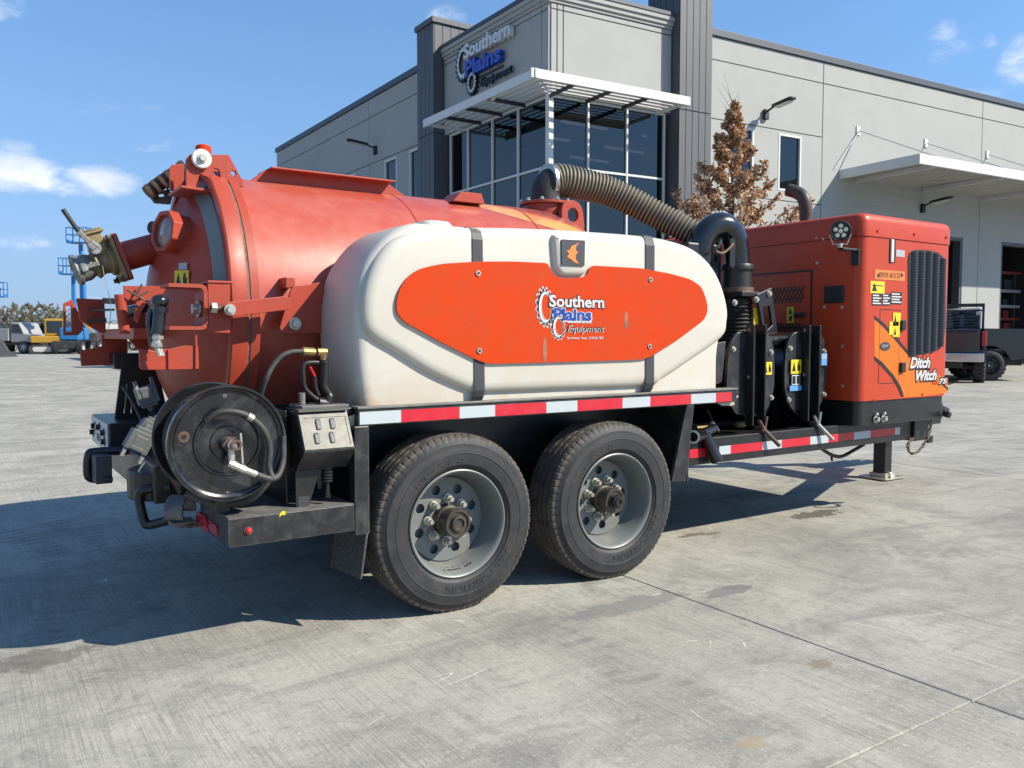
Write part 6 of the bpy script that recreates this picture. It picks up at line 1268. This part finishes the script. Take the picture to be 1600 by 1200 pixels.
def tree(name, base, H, z0, env, nb, per, L, lm, label, group=None, seed=1, tr=.07, twigs=True):
    """env(t): crown radius at relative height t in 0..1 above z0"""
    rg = random.Random(seed); base = Vector(base); root = empty(name, base, label, 'tree', group)
    tk = MB(); tp = [base+Vector((.04*math.sin(i*1.3), .04*math.cos(i*1.7), H*i/9)) for i in range(10)]; tk.tube(tp, [tr*(1-.93*i/9) for i in range(10)], 9)
    cr_ = MB(); br = MB()
    for b in range(nb):
        t = (b+.5)/nb; z = z0+(H-z0)*t*.97; a = b*2.399+rg.uniform(-.3, .3); Rr = env(t)*rg.uniform(.58, 1.12); p = base+Vector((0, 0, max(.3, z-Rr*.55)))
        tip = base+Vector((math.cos(a)*Rr, math.sin(a)*Rr, z+rg.uniform(-.1, .15))); mid = p.lerp(tip, .5)-Vector((0, 0, .08*Rr)); path = spline([p, mid, tip], 4); n = len(path)
        br.tube(path, [max(.004, tr*.38*(1-t*.6)*(1-.85*i/(n-1))) for i in range(n)], 5)
        for s_ in range(6):
            q = path[min(n-1, 2+int((n-3)*(s_+1)/6))]; dd = ((tip-p).normalized()+rv(rg)*.75); dd.z += .15; dd.normalize(); e_ = q+dd*Rr*rg.uniform(.16, .36)
            br.tube([q, e_], [.008, .003], 4)
            for k in range(per):
                c = q.lerp(e_, rg.uniform(.15, 1.05))+rv(rg)*.055*(.6+Rr*.45); d = (rv(rg)+Vector((0, 0, -.45))+dd*.5).normalized()
                add_leaf(cr_, c, d, rv(rg), L*rg.uniform(.6, 1.15), L*rg.uniform(.2, .34))
    if twigs:
        for k in range(7):
            p = tp[-1]-Vector((0, 0, rg.uniform(0, .5))); br.tube([p, p+Vector((rg.uniform(-.3, .3), rg.uniform(-.3, .3), rg.uniform(.3, .8)))], [.006, .002], 4)
    trunk = tk.build('trunk', 'bark', root, smooth=50); br.build('branches', 'bark', trunk); c_ = cr_.build('crown', lm, root); return root
b_ = (12.92, 10.01, 1.263)
tree('oak_tree', (b_[0], b_[1], 0), 6.45, 1.4, lambda t: (3.2*(1-t)**1.3+.10)*(min(1, .5+t*4)), 84, 34, .115, 'oakleaf', 'young oak with dry brown leaves standing in front of the sunlit wall', seed=5)

# ---------------------------------------------------------------- vehicles
M['carblack'] = mat('black_car_paint', (.010, .011, .013), .18, coat=.9, dust=.04, dust_col=(.06, .06, .058)); M['cargrey'] = mat('graphite_car_paint', (.018, .020, .022), .25, coat=.8, dust=.1, dust_col=(.06, .058, .055))
M['carwhite'] = mat('white_car_paint', (.36, .36, .35), .4, coat=.2, dust=.1); M['chrome'] = mat('chrome', (.7, .7, .7), .14, metal=1.0, dust=.15, rvar=.05); M['carglass'] = mat('car_glass', (.012, .015, .018), .05, coat=1)
M['cat'] = mat('machine_yellow', (.50, .28, .02), .45, var=.4, dust=.2); M['lift'] = mat('lift_blue', (.02, .20, .52), .42, var=.3, dust=.12); M['offwhite'] = mat('offwhite_machine', (.55, .55, .52), .5, dust=.2); M['darkiron'] = mat('dark_iron', (.03, .03, .032), .6, dust=.3)
def vehicle_root(name, loc, heading, label, cat, group=None):
    o = empty(name, loc, label, cat, group); o.rotation_euler = (0, 0, heading); return o
def vp(o, mb, name, mt, parent=None, **kw):
    """part given in the vehicle's own frame"""
    k = mb.build(name, mt, None, **kw); k.parent = parent or o; return k
def car_wheel(root, x, y, r, wd, s_, spoke='darkiron'):
    m = MB(); m.lathe([(-wd/2, r*.6), (-wd/2-.004, r*.72), (-wd/2+.01, r*.9), (-wd/2+.04, r), (wd/2-.04, r), (wd/2-.01, r*.9), (wd/2+.004, r*.72), (wd/2, r*.6)], (x, y, r), (0, 1, 0), 36)
    for k in range(24):
        a = 2*math.pi*k/24; c = Vector((x+math.cos(a)*r, y, r+math.sin(a)*r)); m.obox(c, Vector((-math.sin(a), 0, math.cos(a)))*r*.06, Vector((0, wd*.46, 0)), Vector((math.cos(a), 0, math.sin(a)))*.012)
    t = vp(root, m, 'wheel', 'tyre', smooth=35)
    m = MB(); m.lathe([(.0, .02), (0, r*.25), (.03, r*.34), (.05, r*.5), (.0, r*.6), (-.03, r*.62)], (x, y+s_*wd*.42, r), (0, -s_, 0), 24); vp(root, m, 'rim', spoke, t, smooth=35)
    for k in range(6):
        a = 2*math.pi*k/6; m = MB(); m.cyl((x+math.cos(a)*r*.42, y+s_*(wd*.42-.01), r+math.sin(a)*r*.42), (x+math.cos(a)*r*.42, y+s_*(wd*.42+.005), r+math.sin(a)*r*.42), r*.09, seg=8); vp(root, m, 'rim_opening', 'ink', t)
def pickup(loc, heading, label, paint, rack=False, flap=False, group='pickups parked by the bay doors', wr=.41):
    o = vehicle_root('pickup_truck', loc, heading, label, 'pickup', group); Wd, L = 1.0, 5.75     # rear bumper at x=0, heading +x
    for s_ in (-1, 1):
        arch = [(1.28+.52*math.cos(a), .42+.52*math.sin(a)) for a in [math.pi*k/12 for k in range(12, -1, -1)]]
        ol = [(.10, .62), (.10, 1.36), (2.05, 1.38), (2.05, .52), (1.85, .50)]; ol = [(.10, .62), (.72, .56)]+[(x, z) for x, z in arch if z > .55]+[(1.86, .50), (2.08, .50), (2.08, 1.40), (.12, 1.37)]
        m = MB(); m.plate(ol, (0, s_*(Wd-.03), 0), (1, 0, 0), (0, 0, 1), .06, mid=True); vp(o, m, 'bed_side', paint, bevel=.02)
        arch2 = [(x+3.48, z) for x, z in arch]; ol = [(2.10, .50), (4.18, .50)]+[(x, z) for x, z in arch2 if z > .5]+[(5.35, .55), (5.62, .62), (5.70, .85), (5.62, 1.15), (4.3, 1.28), (2.10, 1.38)]
        m = MB(); m.plate(ol, (0, s_*(Wd-.03), 0), (1, 0, 0), (0, 0, 1), .06, mid=True); vp(o, m, 'cab_side', paint, bevel=.02)
        m = MB(); m.box((.07, s_*Wd*.90, .95), (.16, s_*(Wd+.003), 1.30)); vp(o, m, 'tail_lamp', 'redlens', bevel=.02)
        for x in (1.28, 4.76): car_wheel(o, x, s_*.86, wr, .28, s_)
    m = MB(); m.box((.07, -.86, .78), (.13, .86, 1.36)); tg = vp(o, m, 'tailgate', paint, bevel=.02)
    m = MB(); m.box((.062, -.80, 1.27), (.07, .80, 1.33)); vp(o, m, 'tailgate_trim', 'ink', tg); m = MB(); m.plate(circ(0, 1.08, .085, 8), (.069, 0, 0), (0, -1, 0), (0, 0, 1), .008); vp(o, m, 'emblem', 'greylab', tg)
    m = MB(); m.plate([(-.62, 1.02), (-.60, 1.02), (-.60, 1.10), (-.62, 1.10)], (.069, 0, 0), (0, -1, 0), (0, 0, 1), .004); vp(o, m, 'badge', 'greylab', tg)
    m = MB(); m.box((-.08, -.96, .56), (.10, .96, .78)); bp = vp(o, m, 'rear_bumper', 'chrome', bevel=.03); m = MB(); m.box((-.084, -.16, .60), (-.08, .16, .75)); vp(o, m, 'number_plate', 'white', bp); m = MB(); m.box((-.04, -.05, .44), (.2, .05, .55)); vp(o, m, 'tow_hitch', 'darkiron', bp)
    m = MB(); m.box((.10, -.93, .75), (2.06, .93, .82)); m.box((2.02, -.93, .82), (2.08, .93, 1.38)); vp(o, m, 'bed_floor', 'darkiron'); m = MB(); m.box((.3, -.5, .40), (5.4, .5, .60)); m.cyl((1.28, -.75, .42), (1.28, .75, .42), .07, seg=12); vp(o, m, 'chassis', 'darkiron')
    m = MB(); cs = [(2.12, 1.38), (2.20, 1.86), (2.38, 1.93), (3.35, 1.93), (3.62, 1.86), (4.28, 1.30)]; m.plate(cs, (0, .86, 0), (1, 0, 0), (0, 0, 1), 1.72); vp(o, m, 'cab', paint, bevel=.05, seg=3)
    m = MB(); m.add([(2.115, -.70, 1.45), (2.115, .70, 1.45), (2.18, .66, 1.82), (2.18, -.66, 1.82)], [(0, 3, 2, 1)]); vp(o, m, 'rear_window', 'carglass')
    for s_ in (-1, 1): m = MB(); m.plate([(2.3, 1.42), (4.05, 1.38), (3.58, 1.80), (2.4, 1.84)], (0, s_*.865, 0), (1, 0, 0), (0, 0, 1), .008, mid=True); vp(o, m, 'side_window', 'carglass')
    m = MB(); m.add([(4.24, -.76, 1.34), (4.24, .76, 1.34), (3.63, .68, 1.86), (3.63, -.68, 1.86)], [(0, 1, 2, 3)]); vp(o, m, 'windscreen', 'carglass')
    m = MB(); m.box((4.2, -.94, 1.0), (5.6, .94, 1.22)); m.box((5.45, -.94, .55), (5.68, .94, 1.1)); vp(o, m, 'bonnet', paint, bevel=.06, seg=3)
    if rack:
        m = MB(); m.bar((2.0, -.92, 1.38), (2.0, -.92, 2.02), .06, .06); m.bar((2.0, .92, 1.38), (2.0, .92, 2.02), .06, .06); m.bar((2.0, -.95, 2.0), (2.0, .95, 2.0), .07, .09); m.bar((2.0, -.92, 1.86), (2.0, .92, 1.86), .04, .04); rk_ = vp(o, m, 'headache_rack', 'darkiron')
        for k in range(5):
            for j in range(4): m = MB(); m.bar((2.0, -.80+j*.42, 1.46+k*.085), (2.0, -.48+j*.42, 1.46+k*.085), .03, .035); vp(o, m, 'rack_louvre', 'darkiron', rk_)
        for s_ in (-1, 1): m = MB(); m.box((1.95, s_*.80-.05, 1.74), (1.97, s_*.80+.05, 1.83)); vp(o, m, 'rack_lamp', 'white', rk_, bevel=.01)
    if flap:
        for s_ in (-1, 1): m = MB(); m.box((1.84, s_*.72, .16), (1.86, s_*.98, .62)); vp(o, m, 'mud_flap', 'flap')
    return o
CH = Vector((.555, .832, 0)); CR = Vector((.832, -.555, 0))
def ground_at(px, d): r = (px-800)/1300*d; return Vector((-1.774, -3.072, 0))+CR*r+CH*d
hd = (CH+CR*.56).normalized(); ha = math.atan2(hd.y, hd.x); pA = ground_at(1468, 20.6)
pickup(pA, ha, 'graphite pickup with black louvred rack behind its cab, seen from the rear', 'cargrey', rack=True)
hb2 = (-CR*.985+CH*.17).normalized(); pB = ground_at(1546, 22.0)-hb2*1.28+Vector((hb2.y, -hb2.x, 0))*.98
pickup(pB, math.atan2(hb2.y, hb2.x), 'glossy black pickup with mud flaps standing side-on at the right edge', 'carblack', flap=True, wr=.415)

def boom_lift(base, hd_, zb, lean, label):
    o = vehicle_root('boom_lift', base, hd_, label, 'boom lift', 'blue boom lifts across the yard')
    m = MB(); m.box((-1.0, -.75, .35), (1.0, .75, .85)); vp(o, m, 'chassis', 'darkiron', bevel=.05); m = MB(); m.box((-1.1, -.6, .9), (.6, .6, 1.75)); vp(o, m, 'turret', 'lift', bevel=.08); m = MB(); m.box((-1.15, -.55, 1.0), (-1.1, .55, 1.5)); vp(o, m, 'counterweight', 'offwhite')
    for x in (-.75, .75):
        for s_ in (-1, 1): car_wheel(o, x, s_*.8, .42, .3, s_, 'offwhite')
    a = Vector((-.3, 0, 1.6)); b = Vector((-.3+lean, 0, zb)); mid = a.lerp(b, .55)
    m = MB(); m.bar(a, mid, .32, .32, up=(0, 1, 0)); bm = vp(o, m, 'boom', 'lift', bevel=.02); m = MB(); m.bar(mid, b, .22, .22, up=(0, 1, 0)); vp(o, m, 'inner_boom', 'lift', bm, bevel=.02)
    k = MB(); c = b+Vector((.1, 0, .05)); k.box((c.x-.4, -.75, c.z), (c.x+.4, .75, c.z+.08)); k.box((c.x-.4, -.75, c.z+.08), (c.x+.4, -.72, c.z+.25)); k.box((c.x-.4, .72, c.z+.08), (c.x+.4, .75, c.z+.25)); bk = vp(o, k, 'basket', 'lift')
    for x in (-.4, .4):
        for y in (-.75, -.25, .25, .75): q = MB(); q.bar((c.x+x, y, c.z+.05), (c.x+x, y, c.z+1.1), .05, .05); vp(o, q, 'basket_post', 'lift', bk)
    for z in (.6, 1.1):
        for x in (-.4, .4): q = MB(); q.bar((c.x+x, -.75, c.z+z), (c.x+x, .75, c.z+z), .045, .045, up=(1, 0, 0)); vp(o, q, 'basket_rail', 'lift', bk)
        for y in (-.75, .75): q = MB(); q.bar((c.x-.4, y, c.z+z), (c.x+.4, y, c.z+z), .045, .045); vp(o, q, 'basket_rail', 'lift', bk)
    q = MB(); q.box((c.x-.3, -.3, c.z+.7), (c.x-.1, .3, c.z+1.05)); vp(o, q, 'control_panel', 'offwhite', bk)
    return o
camdir = math.atan2(-CH.y, -CH.x)
boom_lift(ground_at(114, 56), camdir+.15, 5.25, -.25, 'blue boom lift with its basket at half height, nearer the yellow machine')
boom_lift(ground_at(130, 60), camdir-.1, 7.75, .2, 'blue boom lift with the highest basket behind the tank valve')
boom_lift(ground_at(-4, 62), camdir+.2, 4.0, .3, 'blue boom lift with a low basket at the left edge')
# mini excavator
def excavator(base, hd_, label):
    o = vehicle_root('mini_excavator', base, hd_, label, 'excavator')
    for s_ in (-1, 1):
        m = MB(); m.plate([tuple(p) for p in rrect(-1.3, .02, 1.3, .62, .28, 6)], (0, s_*.75+.2, 0), (1, 0, 0), (0, 0, 1), .4); vp(o, m, 'track', 'darkiron', bevel=.02)
        m = MB(); m.plate([tuple(p) for p in rrect(-1.05, .16, 1.05, .48, .15, 5)], (0, s_*.75+.22, 0), (1, 0, 0), (0, 0, 1), .44); vp(o, m, 'track_frame', 'offwhite')
    m = MB(); m.box((-1.2, -.85, .72), (1.0, .85, 1.2)); vp(o, m, 'house', 'cat', bevel=.08, seg=3); m = MB(); m.box((-.5, -.1, 1.2), (.75, .82, 2.35)); cb_ = vp(o, m, 'cab', 'cat', bevel=.07, seg=3); m = MB(); m.box((-.35, -.12, 1.4), (.6, -.105, 2.2)); m.box((.755, .0, 1.35), (.765, .72, 2.2)); vp(o, m, 'cab_window', 'carglass', cb_)
    m = MB(); m.bar((1.0, -.4, 1.1), (1.7, -.4, 2.5), .22, .26, up=(0, 1, 0)); m.bar((1.7, -.4, 2.45), (2.5, -.4, 1.4), .16, .2, up=(0, 1, 0)); vp(o, m, 'arm', 'cat', bevel=.02); m = MB(); m.plate([(2.3, 1.4), (2.7, 1.4), (2.8, .9), (2.5, .7), (2.25, 1.0)], (0, -.1, 0), (1, 0, 0), (0, 0, 1), .6); vp(o, m, 'bucket', 'darkiron', bevel=.02)
    return o
excavator(ground_at(84, 56), camdir+1.9, 'yellow mini excavator parked beside the blue lifts')
def work_truck(base, hd_, label, paint, boxy=False):
    o = vehicle_root('work_truck', base, hd_, label, 'truck', 'trucks parked along the fence')
    m = MB(); m.box((-3.0, -.5, .55), (2.6, .5, .75)); vp(o, m, 'chassis', 'darkiron'); m = MB(); m.plate([(.9, .75), (2.7, .75), (2.75, 1.25), (1.95, 1.35), (1.6, 2.1), (.9, 2.15)], (0, .95, 0), (1, 0, 0), (0, 0, 1), 1.9); vp(o, m, 'cab', paint, bevel=.08, seg=3)
    for s_ in (-1, 1): m = MB(); m.plate([(1.0, 1.4), (1.85, 1.36), (1.55, 1.98), (1.0, 2.0)], (0, s_*.955, 0), (1, 0, 0), (0, 0, 1), .01, mid=True); vp(o, m, 'side_window', 'carglass')
    m = MB()
    if boxy: m.box((-3.0, -1.0, .85), (.8, 1.0, 1.7))
    else: m.box((-3.0, -1.05, .85), (.8, 1.05, 1.0)); m.box((.7, -1.0, 1.0), (.78, 1.0, 1.9))
    vp(o, m, 'bed', paint if boxy else 'darkiron', bevel=.03)
    for x in (-2.0, 1.85):
        for s_ in (-1, 1): car_wheel(o, x, s_*.85, .42, .3, s_, 'offwhite')
    return o
work_truck(ground_at(14, 58), camdir+1.45, 'white work truck with box body by the fence', 'carwhite', True); work_truck(ground_at(52, 60), camdir+1.7, 'dark flatbed truck between the white truck and the yellow machine', 'carblack'); work_truck(ground_at(150, 64), camdir+1.2, 'white flatbed truck seen behind the red crossbar plates', 'carwhite'); work_truck(ground_at(186, 70), camdir+1.5, 'grey flatbed truck farthest to the right across the yard', 'cargrey')
# loader bucket at the left edge
lo = vehicle_root('loader_bucket', ground_at(-2, 48), camdir+1.57, 'yellow and dark steel loader bucket lying on the concrete at the left edge', 'bucket')
m = MB(); m.plate([(-.7, .0), (.65, .0), (.1, .35), (-.25, .95), (-.6, .9), (-.75, .4)], (0, .9, 0), (1, 0, 0), (0, 0, 1), 1.8); vp(lo, m, 'shell', 'darkiron', bevel=.02); m = MB(); m.box((-.8, -.7, .55), (-.5, .7, 1.0)); vp(lo, m, 'mount', 'cat', bevel=.03)
# chain link fence
M['mesh'] = bpy.data.materials.new('chain_link'); M['mesh'].use_nodes = True; t = M['mesh'].node_tree; bs = t.nodes['Principled BSDF']; bs.inputs['Base Color'].default_value = (.10, .10, .10, 1); bs.inputs['Alpha'].default_value = .55
fn_ = empty('yard_fence', ground_at(50, 74), 'dark chain link fence behind the parked trucks', 'fence'); f0, f1 = ground_at(-500, 72), ground_at(330, 72); nF = 26
for k in range(nF+1): p = f0.lerp(f1, k/nF); m = MB(); m.cyl(p, p+Z_*2.2, .045, seg=8); m.build('fence_post', 'darkiron', fn_)
m = MB(); m.bar(f0+Z_*2.15, f1+Z_*2.15, .05, .05); m.build('fence_rail', 'darkiron', fn_)
m = MB(); m.add([f0+Z_*.05, f1+Z_*.05, f1+Z_*2.12, f0+Z_*2.12], [(0, 1, 2, 3)]); m.build('fence_mesh', 'mesh', fn_)
# trees beyond the yard
specs = [(8, 98, 4.2, 2.6, 'winter'), (30, 100, 4.6, 2.4, 'winter'), (52, 96, 4.4, 2.5, 'olive'), (72, 98, 4.6, 2.6, 'olive'), (92, 104, 4.0, 2.4, 'olive'), (-30, 100, 4.4, 2.8, 'olive'), (-80, 104, 5, 3, 'winter'), (-140, 102, 4.8, 3, 'olive'), (112, 110, 3.0, 2.2, 'winter'), (160, 118, 3.0, 2.6, 'olive'), (205, 120, 3.2, 2.6, 'winter'), (250, 120, 3.6, 2.8, 'olive'), (-220, 105, 5, 3.2, 'winter'), (-310, 108, 5, 3.2, 'olive')]
names = ['bare brown tree at the left edge beyond the fence', 'second bare tree from the left edge beyond the fence', 'olive green tree left of the yellow machine beyond the fence', 'fullest olive green tree above the yellow machine', 'low olive green tree behind the blue lifts', 'rounded olive tree just outside the left edge beyond the fence', 'bare tree left of the rounded olive tree, out of the frame', 'olive tree in the middle of the row left of the frame', 'low bare tree right of the blue lifts', 'small olive tree behind the trailer pedestal', 'small bare tree behind the tank door', 'olive tree behind the tank, next to the building end', 'second tree from the far left end, bare', 'last olive tree at the far left end of the row']
for i, (px, d, H, rad, lm_) in enumerate(specs):
    tree('yard_tree', ground_at(px, d), H*1.12, .7, lambda t, rad=rad: rad*math.sqrt(max(.02, 1-(2*t-.9)**2*.8)), 44, 12, .22, lm_, names[i], 'trees beyond the fence', seed=40+i, tr=.10, twigs=False)
